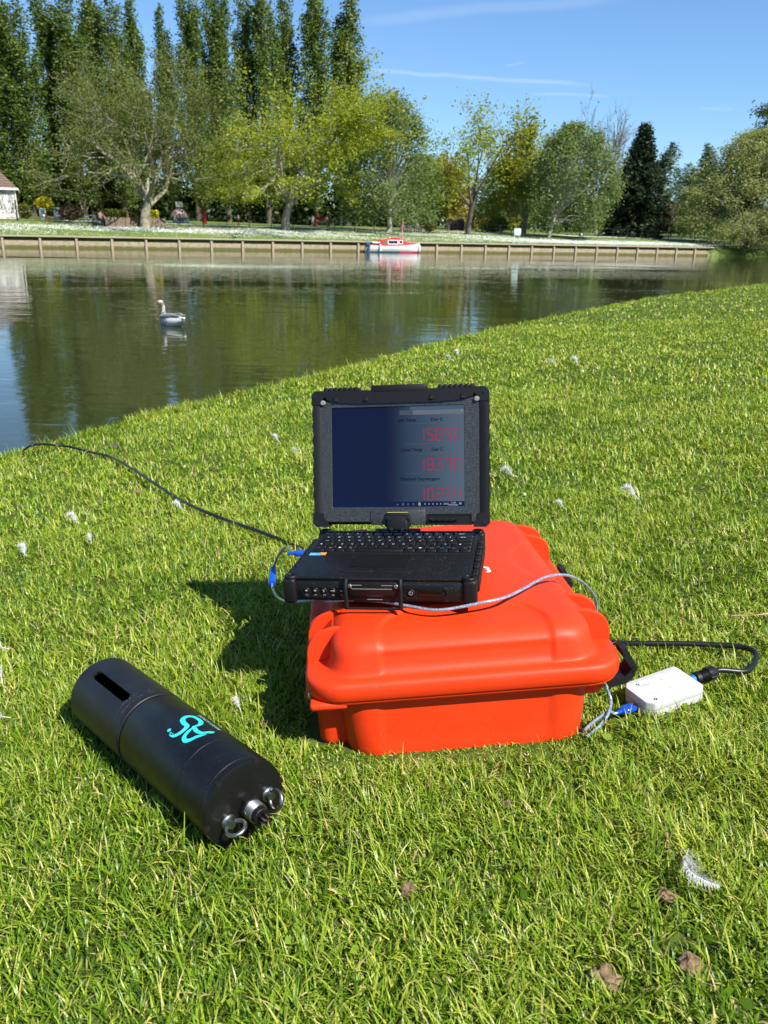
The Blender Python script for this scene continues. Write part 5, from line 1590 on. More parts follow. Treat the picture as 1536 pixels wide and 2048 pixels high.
def screen_mat():
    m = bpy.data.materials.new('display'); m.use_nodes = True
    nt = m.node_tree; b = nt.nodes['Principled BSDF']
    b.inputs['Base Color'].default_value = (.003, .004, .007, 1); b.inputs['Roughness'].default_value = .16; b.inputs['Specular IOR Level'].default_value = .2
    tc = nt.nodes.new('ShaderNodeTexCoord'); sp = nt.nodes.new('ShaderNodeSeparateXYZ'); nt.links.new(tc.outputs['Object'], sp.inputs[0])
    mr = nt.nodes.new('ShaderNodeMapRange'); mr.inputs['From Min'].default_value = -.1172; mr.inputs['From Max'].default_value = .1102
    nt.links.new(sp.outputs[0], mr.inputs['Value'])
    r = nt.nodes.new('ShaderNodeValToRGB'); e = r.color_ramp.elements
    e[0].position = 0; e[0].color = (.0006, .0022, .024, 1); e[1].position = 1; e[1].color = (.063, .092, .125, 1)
    for p, c in ((.40, (.0007, .0018, .019)), (.45, (.0025, .0055, .025)), (.50, (.008, .0145, .034)), (.58, (.0185, .031, .055)), (.75, (.036, .056, .084)), (.9, (.054, .080, .112))):  # reflections on the glass put into the emission: dark left, brightening right
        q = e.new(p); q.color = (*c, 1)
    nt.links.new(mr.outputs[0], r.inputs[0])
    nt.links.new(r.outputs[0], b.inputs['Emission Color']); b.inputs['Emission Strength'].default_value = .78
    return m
SX0, SX1, SY0, SY1 = -.1172, .1102, .0338, .2072
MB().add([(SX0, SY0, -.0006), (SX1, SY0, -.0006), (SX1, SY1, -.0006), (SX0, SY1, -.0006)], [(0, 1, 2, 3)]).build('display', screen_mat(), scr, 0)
def disp(u, v): return SX0+(SX1-SX0)*u, SY1-(SY1-SY0)*v
def flat(name, quads, m_, z=-.0003):
    mb = MB()
    for (u0, v0, u1, v1) in quads:
        x0, y0 = disp(u0, v1); x1, y1 = disp(u1, v0)
        mb.add([(x0, y0, z), (x1, y0, z), (x1, y1, z), (x0, y1, z)], [(0, 1, 2, 3)])
    return mb.build(name, m_, scr, 0)
def lit(name, c): return mat(name, tuple(x*.3 for x in c), .2, spec=.2, emit=c, strength=1)
flat('title_bar', [(.62, .040, .998, .085)], lit('title_grey', (.058, .070, .080)))
flat('title_bar_dimmed', [(.52, .040, .62, .085)], lit('title_dim', (.030, .038, .050)))  # dimmed copy of the title bar, following the painted reflection
flat('upper_bar', [(.60, .004, .998, .036)], lit('upper_blue', (.028, .048, .080)))
flat('task_bar', [(.004, .945, .998, .996)], lit('task_navy', (.0018, .0045, .022)))
flat('screen_rules', [(.56, .172, .985, .1745), (.56, .372, .985, .3745), (.56, .470, .985, .4725), (.56, .668, .985, .6705), (.56, .765, .985, .7675)], lit('rule_grey', (.035, .052, .075)))
dm = MB()
def dtext(mb, s, u, v, size, align='LEFT'):
    x, y = disp(u, v); txt(mb, s, size, Matrix.Translation((x, y, -.0002)), align, .00014)
for s, u, v in (('pH Temp', .515, .150), ('Deg C', .755, .150), ('Cond Temp', .525, .445), ('Deg C', .757, .445), ('Disolved Oxygen;', .520, .735), ('ppm', .758, .735)):
    dtext(dm, s, u, v, .0076)
tag(dm.build('screen_lettering', lit('screen_ink', (.001, .001, .004)), scr, 0), kind='stuff')
tm = MB()
dtext(tm, 'ENG', .845, .978, .0042); dtext(tm, '11:58', .915, .967, .0038, 'CENTER'); dtext(tm, '30/04/2025', .915, .987, .0036, 'CENTER')
for k, u in enumerate((.705, .735, .765, .795, .822)):
    x, y = disp(u, .970); tm.add([(x-.0012, y-.0012, -.0002), (x+.0012, y-.0012, -.0002), (x+.0009, y+.0012, -.0002), (x-.0005, y+.0014, -.0002)], [(0, 1, 2, 3)])
x, y = disp(.968, .968); tm.add([(x-.002, y-.0014, -.0002), (x+.002, y-.0014, -.0002), (x+.002, y+.0018, -.0002), (x-.002, y+.0018, -.0002)], [(0, 1, 2, 3)])
for s, u, v in (('_', .895, .058), ('x', .985, .062)): dtext(tm, s, u, v, .006, 'CENTER')
tag(tm.build('tray_lettering', lit('tray_grey', (.12, .14, .17)), scr, 0), kind='stuff')
flat('tray_icon', [(.655, .955, .672, .986)], lit('tray_icon_grey', (.14, .16, .16)), -.0002)
flat('tray_icon', [(.535, .958, .545, .985)], lit('tray_icon_blue', (.02, .08, .15)), -.0002)
flat('tray_icon', [(.572, .962, .584, .984), (.612, .962, .624, .984), (.492, .966, .504, .984)], lit('tray_icon_navy', (.03, .05, .10)), -.0002)
# seven segment readings
SEG = {'0': 'abcdef', '1': 'bc', '2': 'abged', '3': 'abgcd', '4': 'fgbc', '5': 'afgcd', '7': 'abc', '8': 'abcdefg'}
def digit(mb, ch, u, v, w, h):
    x0, y1 = disp(u, v); W = (SX1-SX0)*w; H = (SY1-SY0)*h; y0 = y1-H; ym = (y0+y1)/2; t = .0014; g = .0007; z = -.0002
    def bar(ax, ay, bx, by):
        d = Vector((bx-ax, by-ay, 0)).normalized(); n_ = Vector((-d.y, d.x, 0))*t/2; a_ = Vector((ax, ay, z))+d*g; c_ = Vector((bx, by, z))-d*g
        mb.add([a_-n_, c_-n_, c_+d*t*.4, c_+n_, a_+n_, a_-d*t*.4], [(0, 1, 2, 3, 4, 5)])
    S_ = {'a': (x0, y1, x0+W, y1), 'b': (x0+W, y1, x0+W, ym), 'c': (x0+W, ym, x0+W, y0), 'd': (x0, y0, x0+W, y0), 'e': (x0, ym, x0, y0), 'f': (x0, y1, x0, ym), 'g': (x0, ym, x0+W, ym)}
    for q in SEG[ch]: bar(*S_[q])
red_led = lit('reading_red', (.20, .003, .013))
for row, v in (('15.850', .226), ('18.370', .522), ('102.54', .816)):
    mb = MB(); digs = [c for c in row if c != '.']; dot = row.index('.')
    for k, c in enumerate(digs):
        digit(mb, c, .660+.0663*k, v, .0405, .112)
    x, y = disp(.660+.0663*(dot-1)+.0535, v+.112)
    mb.add([(x-.0009, y, -.0002), (x+.0009, y, -.0002), (x+.0009, y+.0018, -.0002), (x-.0009, y+.0018, -.0002)], [(0, 1, 2, 3)])
    mb.build('red_reading', red_led, scr, 0)
dim = lit('reading_dim', (.016, .002, .012))
mb = MB()
for v in (.235, .535, .835): digit(mb, '1', .416, v, .0445, .118)
mb.build('dim_reading', dim, scr, 0)
# rubber guards round the screen
for sx in (-1, 1):
    rgs = []
    for b in np.linspace(.020, .222, 24):
        o = .0022*max(0, math.sin(b*260))**.5 if .03 < b < .21 else 0
        rgs.append([Vector((sx*(.1365), b, -.023)), Vector((sx*(.1500+o), b, -.021)), Vector((sx*(.1515+o), b, -.004)), Vector((sx*(.1470), b, .0035)), Vector((sx*.1375, b, .0035)), Vector((sx*.1345, b, .0012))])
    MB().loft(rgs).build('side_guard', lap_rubber, scr, 40)
    for b in (.010, .227):
        dy = -1 if b < .1 else 1
        out = [(sx*.1515, b-dy*.014), (sx*.1515, b+dy*.004), (sx*.1455, b+dy*.0105), (sx*.125, b+dy*.0105), (sx*.125, b+dy*.001), (sx*.1325, b-dy*.004), (sx*.1325, b-dy*.014)]
        V = [Vector((x, y, -.024)) for x, y in out]+[Vector((x, y, .0045)) for x, y in out]; n = len(out)
        MB().add(V, [(k, (k+1) % n, n+(k+1) % n, n+k) for k in range(n)]+[tuple(range(n)), tuple(range(n, 2*n))]).build('corner_guard', lap_rubber, scr, 20)
        MB().lathe([(.0034, 0), (.0034, .0012), (.0022, .0012), (.0018, .0003), (.0001, .0003)], 12, Matrix.Translation((sx*.1445, b+dy*.002, .0045))).build('guard_screw', mat('dark_screw', (.05, .05, .05), .35, .8), scr)
    MB().lathe([(.0046, 0), (.0046, .0035), (.0036, .005), (.0001, .0054)], 14, Matrix.Translation((sx*.1315, .2165, .0018))).build('bumper_stud', mat('grey_stud', (.20, .20, .20), .45), scr)
# top guard with its teeth
out = [(-.126, .2365), (-.126, .222), (-.108, .2165), (-.070, .2135), (.070, .2135), (.108, .2165), (.126, .222), (.126, .2365)]
V = [Vector((x, y, -.024)) for x, y in out]+[Vector((x, y, .0048)) for x, y in out]; n = len(out)
tg = MB().add(V, [(k, (k+1) % n, n+(k+1) % n, n+k) for k in range(n)]+[tuple(range(n)), tuple(range(n, 2*n))]).build('top_guard', lap_rubber, scr, 20)
tooth = MB().rbox((0, .2375, -.0095), (.0078, .0082, .0275), .0016, 2).mesh('tooth', lap_rubber)
for sx in (-1, 1):
    for k in range(7):
        o = put('tooth', tooth, tg); o.location = (sx*(.0715+.0090*k)-.001, .0012, 0)
MB().rbox((0, .2385, -.009), (.094, .0125, .029), .002, 2).build('top_bar', lap_rubber, tg)
for x in (-.1085, -.056, .056, .1085):
    MB().rbox((x, .2215, .0052), (.007, .009, .003), .001, 1).build('guard_clip', lap_rubber, tg)
    MB().lathe([(.0024, 0), (.0024, .001), (.0001, .001)], 10, Matrix.Translation((x, .2205, .0068))).build('guard_screw', mat('dark_screw', (.05, .05, .05), .35, .8), tg)
# hinge with its cover plate, stylus bay
MB().rbox((-.003, .0165, .0022), (.094, .027, .004), .002, 2).build('hinge_cover', bezel, scr)
MB().rbox((-.003, .0115, .0040), (.0455, .0235, .004), .002, 2).build('hinge_recess', lap_rubber, scr)
hg = MB().rbox((-.003, .006, .0025), (.037, .026, .020), .004, 3).build('swivel_hinge', lap_rubber, scr)
MB().tube([(-.0225, .0145, .0065), (.0165, .0145, .0065)], .0062, 12).build('hinge_barrel', lap_black, scr)
MB().tube([(-.021, .0245, .0058), (.015, .0245, .0058)], .0009, 6).build('hinge_spring', mat('brass_edge', (.30, .29, .10), .4), scr)
for x in (-.012, .0065):
    MB().lathe([(.0028, 0), (.0028, .0012), (.0001, .0012)], 10, Matrix.Translation((x, -.0035, .0140))).build('hinge_screw', mat('dark_screw', (.05, .05, .05), .35, .8), scr)
MB().rbox((-.003, .1180, .0025), (.080, .014, .006), .002, 2).build('hinge_base', lap_rubber, b_)
aw = MB()
for sx in (-1, 1):
    aw.add([(-.003+sx*.009, .1130, .0062), (-.003+sx*.022, .1170, .0062), (-.003+sx*.022, .1185, .0062), (-.003+sx*.007, .1145, .0062)], [(0, 1, 2, 3)])
txt(aw, 'LAPTOP', .0030, Matrix.Translation((-.035, .1170, .0062)), 'CENTER'); txt(aw, 'TABLET', .0030, Matrix.Translation((.030, .1170, .0062)), 'CENTER')
tag(aw.build('hinge_lettering', legend_white, b_, 0), kind='stuff')
bay = MB()
o_ = rrect(.076, .0195, .001, 2, .0845, .0125); i_ = rrect(.072, .0155, .001, 2, .0845, .0125)
bay.loft([Zr(o_, .0012), Zr(o_, .0034), Zr(i_, .0034), Zr(i_, -.0005)], cap=False)
bay.add(Zr(i_, .0019), [tuple(range(len(i_)))])
sb = bay.build('stylus_bay', lap_rubber, scr)
MB().tube([(.0510, .0125, .0035), (.0970, .0125, .0035)], .0038, 8).build('stylus', lap_black, scr)
for k in range(4): MB().box((.058+.010*k, .0125, .0062), (.005, .0045, .0022)).build('stylus_grip', lap_rubber, scr, 0)
MB().lathe([(.0014, 0), (.0014, .0008), (.0001, .0008)], 8, Matrix.Translation((-.1035, .020, .0018))).build('bezel_dot', lap_rubber, scr)
# ------------------------------------------------------------------ the black sonde lying on the grass
SR = .0575
def sonde():
    o = Vector((-.166, .826, 0)); q = Vector((-.440, 1.125, 0))
    for p in (o, q): p.z = .47+GX*p.x+GY*p.y+SR-.004
    ya = (q-o).normalized(); xa = ya.cross(LAWN_N).normalized(); za = xa.cross(ya)
    M = Matrix((xa, ya, za)).transposed().to_4x4(); M.translation = o-za*SR
    root = thing('sonde', 'black cylindrical water sonde with a turquoise emblem lying on the grass', 'sonde', matrix=M)
    sonde_m = mat('sonde_black', (.0055, .0056, .0065), .38, spec=.26, bump=.05, bscale=260, bdist=.0004, var=.25, scale=30, speck=.35, rvar=.08)
    scuffed = mat('sonde_scuffed', (.009, .009, .0095), .42, spec=.30, color2=(.014, .014, .0145), scale=26, stretch=(1, .6, 1), bump=.1, bscale=120, bdist=.0004)
    cap_m = mat('sonde_cap', (.006, .006, .0055), .36, spec=.35, bump=.05, bscale=200, bdist=.0004)
    Y = Matrix.Translation((0, 0, SR)) @ Matrix.Rotation(R_(-90), 4, 'X')     # lathe z -> local +y
    N = 72
    MB().lathe([(.0001, -.0), (.030, 0), (.0535, .0), (.0562, .0008), (SR-.0004, .003), (SR, .0065), (SR, .0104), (SR-.0009, .0108)], N, Y, cap=False).build('end_cap', cap_m, root, 28)
    MB().lathe([(SR-.0009, .0108), (SR, .0114), (SR, .0700), (SR-.0008, .0704)], N, Y, cap=False).build('collar', sonde_m, root, 40)
    MB().lathe([(SR-.0008, .0704), (SR, .0709), (SR, .2360), (SR-.0007, .2375), (SR-.0035, .2385), (SR-.0035, .2420)], N, Y, cap=False).build('body', sonde_m, root, 30)
    # slotted guard at the far end: a real tube with a cut-through slot
    NA, a_s = 144, None
    yl = sorted(set([.2405, .2415, .2424, .2433] + list(np.linspace(.246, .415, 70))))
    R1, R0 = SR+.0002, SR-.0042
    prof = lambda y: R1-(.0016 if y < .2418 else 0)-(.0007 if .2425 <= y < .2440 else 0)-(.0012 if y > .413 else 0)
    th = [2*math.pi*k/NA for k in range(NA)]
    def inslot(y, k):
        a = math.degrees(th[k]+math.pi/NA)
        a = (a+180) % 360-180
        for c in (-22.6,):
            da = ((a-c+180) % 360-180); s = R_(da)*SR; yy = abs(y-.327)-.052
            d = math.hypot(s, max(yy, 0)) if yy > 0 else abs(s)
            if d < .0068: return True
        return False
    V = []; F = []
    ny_ = len(yl)
    for R_or in (0, 1):
        for y in yl:
            for k in range(NA):
                r = prof(y) if R_or == 0 else R0
                V.append((r*math.sin(th[k]), y, SR+r*math.cos(th[k])))
    vi = lambda s, i, k: s*ny_*NA+i*NA+(k % NA)
    hole = np.zeros((ny_-1, NA), bool)
    for i in range(ny_-1):
        for k in range(NA): hole[i, k] = inslot((yl[i]+yl[i+1])/2, k)
    for i in range(ny_-1):
        for k in range(NA):
            if hole[i, k]:
                if not hole[i, (k+1) % NA]: F.append((vi(0, i, k+1), vi(0, i+1, k+1), vi(1, i+1, k+1), vi(1, i, k+1)))
                if not hole[i, k-1]: F.append((vi(0, i, k), vi(1, i, k), vi(1, i+1, k), vi(0, i+1, k)))
                if not hole[i+1, k]: F.append((vi(0, i+1, k), vi(1, i+1, k), vi(1, i+1, k+1), vi(0, i+1, k+1)))
                if not hole[i-1, k]: F.append((vi(0, i, k), vi(0, i, k+1), vi(1, i, k+1), vi(1, i, k)))
                continue
            F.append((vi(0, i, k), vi(0, i, k+1), vi(0, i+1, k+1), vi(0, i+1, k)))
            F.append((vi(1, i, k), vi(1, i+1, k), vi(1, i+1, k+1), vi(1, i, k+1)))
    for k in range(NA): F.append((vi(0, ny_-1, k), vi(0, ny_-1, k+1), vi(1, ny_-1, k+1), vi(1, ny_-1, k)))
    g = MB().add(V, F).build('slotted_guard', scuffed, root, 40)
    MB().lathe([(.0001, .4085), (SR-.0046, .4085), (SR-.0046, .4120), (.0001, .4120)], N, Y, cap=False).build('end_disc', sonde_m, root, 30)
    # scuff rings round the guard
    def surf(th_deg, y, lift=.0003):
        a = R_(th_deg); r = SR+lift
        return Vector((r*math.sin(a), y, SR+r*math.cos(a)))
    rng = np.random.default_rng(4)
    m = MB()
    for y0, a0, a1 in ((.2555, -42, -2), (.266, -50, -8), (.2548, 3, 14), (.262, 6, 20)):
        n_ = 34
        for k in range(n_):
            if rng.random() < .5: continue
            f0, f1 = k/n_, (k+rng.uniform(.3, .9))/n_; w = rng.uniform(.0002, .0009); yy = y0+rng.normal(0, .0004)
            m.add([surf(a0+(a1-a0)*f0, yy-w/2, .0006), surf(a0+(a1-a0)*f1, yy-w/2, .0006), surf(a0+(a1-a0)*f1, yy+w/2, .0006), surf(a0+(a1-a0)*f0, yy+w/2, .0006)], [(0, 1, 2, 3)])
    tag(m.build('scuff_marks', mat('scuff_grey', (.30, .30, .30), .6), g, 0), kind='stuff')
    # emblem: ribbons laid on the curved surface
    turq = mat('turquoise_print', (.02, .50, .48), .4, color2=(.05, .62, .60), scale=18)
    m = MB()
    def ribbon(pts, w):
        P = spline([Vector((R_(a)*SR, y, 0)) for a, y in pts], 7); n_ = len(P); V_ = []
        for i, p in enumerate(P):
            t_ = (P[min(i+1, n_-1)]-P[max(i-1, 0)]).normalized(); nn = Vector((-t_.y, t_.x, 0))
            f = i/(n_-1); ww = np.interp(f, [0, .12, .5, .88, 1], w)/2
            for s_ in (-1, 1):
                c = p+nn*s_*ww; V_.append(surf(math.degrees(c.x/SR), c.y, .00045))
        m.add(V_, [(2*i, 2*i+1, 2*i+3, 2*i+2) for i in range(n_-1)])
    ribbon([(-26.3, .1365), (-24.1, .1285), (-17.8, .1240), (-9.5, .1245), (-2.2, .1290), (-1.2, .1400), (2.3, .1490), (10.6, .1525), (18.6, .1470), (19.6, .1320), (13.0, .1215), (5.5, .1205)], [.001, .0058, .0072, .0066, .004])
    ribbon([(3.6, .1225), (.6, .1080), (3.0, .0985), (10.3, .0950), (18.6, .0925)], [.004, .0062, .0066, .0050, .0006])
    ribbon([(18.2, .0925), (14, .0905), (9.5, .0925)], [.0005, .0018, .0022, .0018, .0005])
    ribbon([(1.2, .1195), (-9.8, .1150), (-17.3, .1105), (-19.2, .1025), (-13.8, .0978), (-4.8, .0955), (5.3, .0905)], [.002, .0050, .0070, .0056, .0006])
    for a, y, r in ((-21.6, .1440, .0030), (-23.2, .1372, .0017), (-22.2, .1328, .0011)):
        m.add([surf(a+math.degrees(r*math.cos(t)/SR), y+r*math.sin(t), .00045) for t in np.linspace(0, 2*math.pi, 17)[:-1]], [tuple(range(16))])
    m.build('emblem', turq, root, 0)
    v, f = text_mb('ARGES SONDE', .0088, 'LEFT')
    wtx = max(p.x for p in v)
    MB().add([surf(33.5-math.degrees(p.y/SR), .0985+p.x*.056/wtx, .00045) for p in v], f).build('lettering', mat('pale_turquoise_print', (.35, .62, .60), .45), root, 0)
    # notches round the cap edge
    for a in (-36, 24, 84, 144, -96, -156):
        t_ = R_(a); c = Vector((math.sin(t_)*.0548, 0, SR+math.cos(t_)*.0548))
        MB().lathe([(.0036, -.0006), (.0036, .006), (.0001, .006)], 12, Matrix.Translation(c) @ Matrix.Rotation(R_(-90), 4, 'X')).build('cap_notch', mat('notch_black', (.003, .003, .003), .6), root, 30)
    # eye bolts: collar, shank and ring
    zinc = mat('zinc_dull', (.30, .30, .285), .36, 1, bump=.1, bscale=200, bdist=.0005)
    def eyebolt(x, z, spin):
        E = Matrix.Translation((x, 0, z)) @ Matrix.Rotation(R_(90), 4, 'X') @ Matrix.Rotation(R_(spin), 4, 'Z')   # local z -> towards -y
        b = MB().lathe([(.0001, 0), (.0098, 0), (.0100, .0022), (.0096, .0030), (.0080, .0036), (.0072, .0050), (.0060, .0085), (.0058, .0100)], 24, E, cap=True).build('eye_bolt', zinc, root, 40)
        R0_, r_ = .0120, .0026; cz = .0095+R0_*.75
        m = MB(); m.tube([E @ Vector((R0_*math.sin(t), 0, cz-R0_*math.cos(t))) for t in np.linspace(0, 2*math.pi, 33)], r_, 12, False)
        m.build('ring', zinc, b, 60)
    eyebolt(-.0268, SR-.010, 12)
    eyebolt(.0330, SR-.002, 68)
    # connector: hexagon, threaded steel barrel, black insert and pins
    C_ = Matrix.Translation((.0040, 0, SR-.0045)) @ Matrix.Rotation(R_(90), 4, 'X')
    MB().lathe([(.0150, -.001), (.0150, .0075), (.0142, .0085), (.0001, .0085)], 6, C_, cap=False).build('connector_base', cap_m, root, 10)
    pr = [(.0128, .0080)]
    for k in range(5):
        z = .0105+.0024*k; pr += [(.0128, z), (.0116, z+.0008), (.0116, z+.0014), (.0128, z+.0022)]
    pr += [(.0118, .0235), (.0001, .0235)]
    cn = MB().lathe(pr, 26, C_, cap=False).build('connector', zinc, root, 30)
    MB().lathe([(.0108, .0225), (.0108, .0305), (.0098, .0312), (.0001, .0312)], 24, C_, cap=False).build('connector_insert', lap_rubber, root, 30)
    for k in range(6):
        a = k*math.pi/3+.3; rr = .0058 if k else 0
        Cp = C_ @ Matrix.Translation((rr*math.cos(a), rr*math.sin(a), .030))
        p_ = MB().lathe([(.0022, 0), (.0022, .0085), (.0001, .0085)], 10, Cp, cap=False).build('pin_sleeve', lap_rubber, root, 30)
        MB().lathe([(.0013, .0085), (.0013, .0140), (.0008, .0148), (.0001, .0148)], 8, Cp, cap=False).build('pin', mat('gold_pin', (.55, .38, .22), .3, 1), p_, 30)
sonde()

# ------------------------------------------------------------------ white interface box, its plug and the cables
BOXYAW = R_(23.5)
BM = lawn_frame(.4445, 1.0975, BOXYAW, -.011) @ Matrix.Rotation(R_(-3), 4, 'Y') @ Matrix.Rotation(R_(4), 4, 'X') @ Matrix.Diagonal((.88, .86, .95, 1))
def interface_box():
    root = thing('interface_box', 'small white plastic box with a printed label lying on the grass', 'box', matrix=BM)
    wm = mat('box_white', (.58, .58, .565), .38, spec=.5, var=.04, scale=30)
    H = .029
    def outline(s, z):
        pts = [(-.060, -.023), (-.048, -.0375), (.056, -.0375), (.060, -.034), (.060, .036), (.056, .0395), (-.050, .0395), (-.060, .028)]
        R = []
        for i in range(8):                               # rounded corners
            p, a, b = Vector((*pts[i], 0)), Vector((*pts[i-1], 0)), Vector((*pts[(i+1) % 8], 0))
            for f in (.12, .06, .02): R.append(p.lerp(a, min(.45, f*.03/(p-a).length*3)))
            for f in (.02, .06, .12): R.append(p.lerp(b, min(.45, f*.03/(p-b).length*3)))
        return [Vector((p.x*s, p.y*s, z)) for p in R]
    MB().loft([outline(.95, 0), outline(.985, .0012), outline(1, .004), outline(1, .0142)]).build('base', wm, root, 35)
    top = MB().loft([outline(.992, .0149), outline(1, .0155), outline(1, .0262), outline(.996, .0280), outline(.988, .0287), outline(.975, .029), outline(.3, .0291)]).build('lid', wm, root, 35)
    MB().loft([outline(.985, .0140), outline(.985, .0150)]).build('seam', bin_dark, root, 0)
    lb = MB().loft([rrect(.066, .058, .003, 4, -.011, 0, .0290), rrect(.066, .058, .003, 4, -.011, 0, .0294)]).build('label', mat('label_paper', (.78, .78, .77), .45), root, 30)
    ink = MB(); ink_m = mat('label_ink', (.02, .02, .025), .6)
    for y, w in ((.019, .026), (.0162, .024), (.0134, .018)):
        n = int(w/.0022)
        for k in range(n): ink.add([(-.037+.0022*k, y-.0007, .0296), (-.037+.0022*k+.0016, y-.0007, .0296), (-.037+.0022*k+.0016, y+.0007, .0296), (-.037+.0022*k, y+.0007, .0296)], [(0, 1, 2, 3)])
    txt(ink, 'PH/ORP', .0048, Matrix.Translation((-.036, -.013, .0296)), 'LEFT')
    for c0 in (-.0005, .0070):                           # the two letters of the mark, each an open ring
        n = 16; V = []
        for k in range(n+1):
            a = R_(60+240*k/n); V += [(c0+.0026*math.cos(a), -.0120+.0026*math.sin(a), .0296), (c0+.0034*math.cos(a), -.0120+.0034*math.sin(a), .0296)]
        ink.add(V, [(2*k, 2*k+1, 2*k+3, 2*k+2) for k in range(n)])
    ink.add([(.0040, -.0124, .0296), (.0068, -.0124, .0296), (.0068, -.0116, .0296), (.0040, -.0116, .0296)], [(0, 1, 2, 3)])
    n = 18; V = []
    for k in range(n+1):
        a = R_(20+320*k/n); V += [(.0100+.0022*math.cos(a), .0165+.0022*math.sin(a), .0296), (.0100+.0036*math.cos(a), .0165+.0036*math.sin(a), .0296)]
    ink.add(V, [(2*k, 2*k+1, 2*k+3, 2*k+2) for k in range(n)])
    for k in range(5): ink.add([(.0068+.0024*k, .0062, .0296), (.0084+.0024*k, .0062, .0296), (.0084+.0024*k, .0074, .0296), (.0068+.0024*k, .0074, .0296)], [(0, 1, 2, 3)])
    for k in range(7): ink.add([(-.036+.0028*k, -.0215, .0296), (-.034+.0028*k, -.0215, .0296), (-.034+.0028*k, -.0202, .0296), (-.036+.0028*k, -.0202, .0296)], [(0, 1, 2, 3)])
    tag(ink.build('label_print', ink_m, lb, 0), kind='stuff')
    for x, y in ((-.0375, .0235), (-.0395, -.0265)):
        MB().lathe([(.0036, .0291), (.0036, .0297), (.0016, .0298), (.0014, .0293), (.0001, .0293)], 14, Matrix.Translation((x, y, 0))).build('screw', mat('dark_screw', (.05, .05, .05), .35, .8), top)
    MB().lathe([(.0088, 0), (.0088, .018), (.0080, .0185), (.0001, .0185)], 20, Matrix.Translation((.0565, .004, .0150)) @ Matrix.Rotation(R_(90), 4, 'Y'), cap=False).build('blue_socket', mat('socket_blue', (.01, .14, .50), .35), root, 30)
    MB().rbox((-.0575, -.002, .0095), (.006, .013, .011), .001, 1).build('usb_port', steel, root)
interface_box()

cable_black = mat('cable_black', (.008, .008, .0085), .38, spec=.45, bump=.1, bscale=200, bdist=.0004)
def plugged_cable():
    S_ = BM @ Vector((.0785, .004, .0150)); ax = (BM.to_3x3() @ Vector((1, 0, 0))).normalized()
    pts = [S_, S_+ax*.02, S_+ax*.050] + [on_lawn(px, py, h) for px, py, h in ((1492, 1342, .026), (1512, 1318, .027), (1507, 1302, .026), (1478, 1293, .025), (1420, 1289, .024), (1350, 1287, .023), (1290, 1287, .022), (1236, 1286, .020), (1185, 1280, .014))]
    root = thing('black_cable', 'thick black cable looping from the white box to behind the orange case', 'cable', matrix=Matrix.Translation(S_))
    L = lambda q: [p-S_ for p in q]
    m = MB(); m.tube(L(spline(pts[1:], 10)), .0047, 12); m.build('cord', cable_black, root, 60)
    Q = Matrix.Translation(Vector()) @ ax.to_track_quat('Z', 'Y').to_matrix().to_4x4()
    pl = MB().lathe([(.0098, -.001), (.0105, .001), (.0108, .006)] + [(r, .0075+.0022*k+d) for k in range(6) for r, d in ((.0086, 0), (.0098, .0008), (.0098, .0014), (.0086, .0020))] + [(.0095, .021), (.0112, .0225), (.0114, .0345), (.0098, .0385), (.0066, .0430), (.0050, .0440)], 24, Q, cap=True).build('plug', lap_rubber, root, 30)
    rib = MB().rbox((0, 0, 0), (.0022, .0030, .0125), .0008, 1).mesh('plug_rib', lap_rubber)
    for k in range(10):
        a = 2*math.pi*k/10
        o = put('plug_rib', rib, pl); o.matrix_local = Q @ Matrix.Rotation(a, 4, 'Z') @ Matrix.Translation((.0113, 0, .0285))
plugged_cable()
def long_cable():
    w = [(36, 936, -.12), (42, 908, .0), (58, 893, .055), (80, 888.5, .055), (108, 890, .035), (140, 894, .022), (185, 905, .013), (222, 914, .011), (262, 936, .017), (312, 969, .021), (352, 995, .017), (400, 1019, .021), (450, 1039, .016), (505, 1058, .019), (550, 1075, .017), (590, 1092, .010), (650, 1110, .008)]
    pts = []
    for px, py, h in w: pts.append(on_lawn(px, py, h))
    m = MB(); m.tube(spline(pts, 8), .0050, 10)
    tag(m.build('black_cable', cable_black, None, 60), 'long black cable running over the lawn from the water to behind the laptop', 'cable')
long_cable()

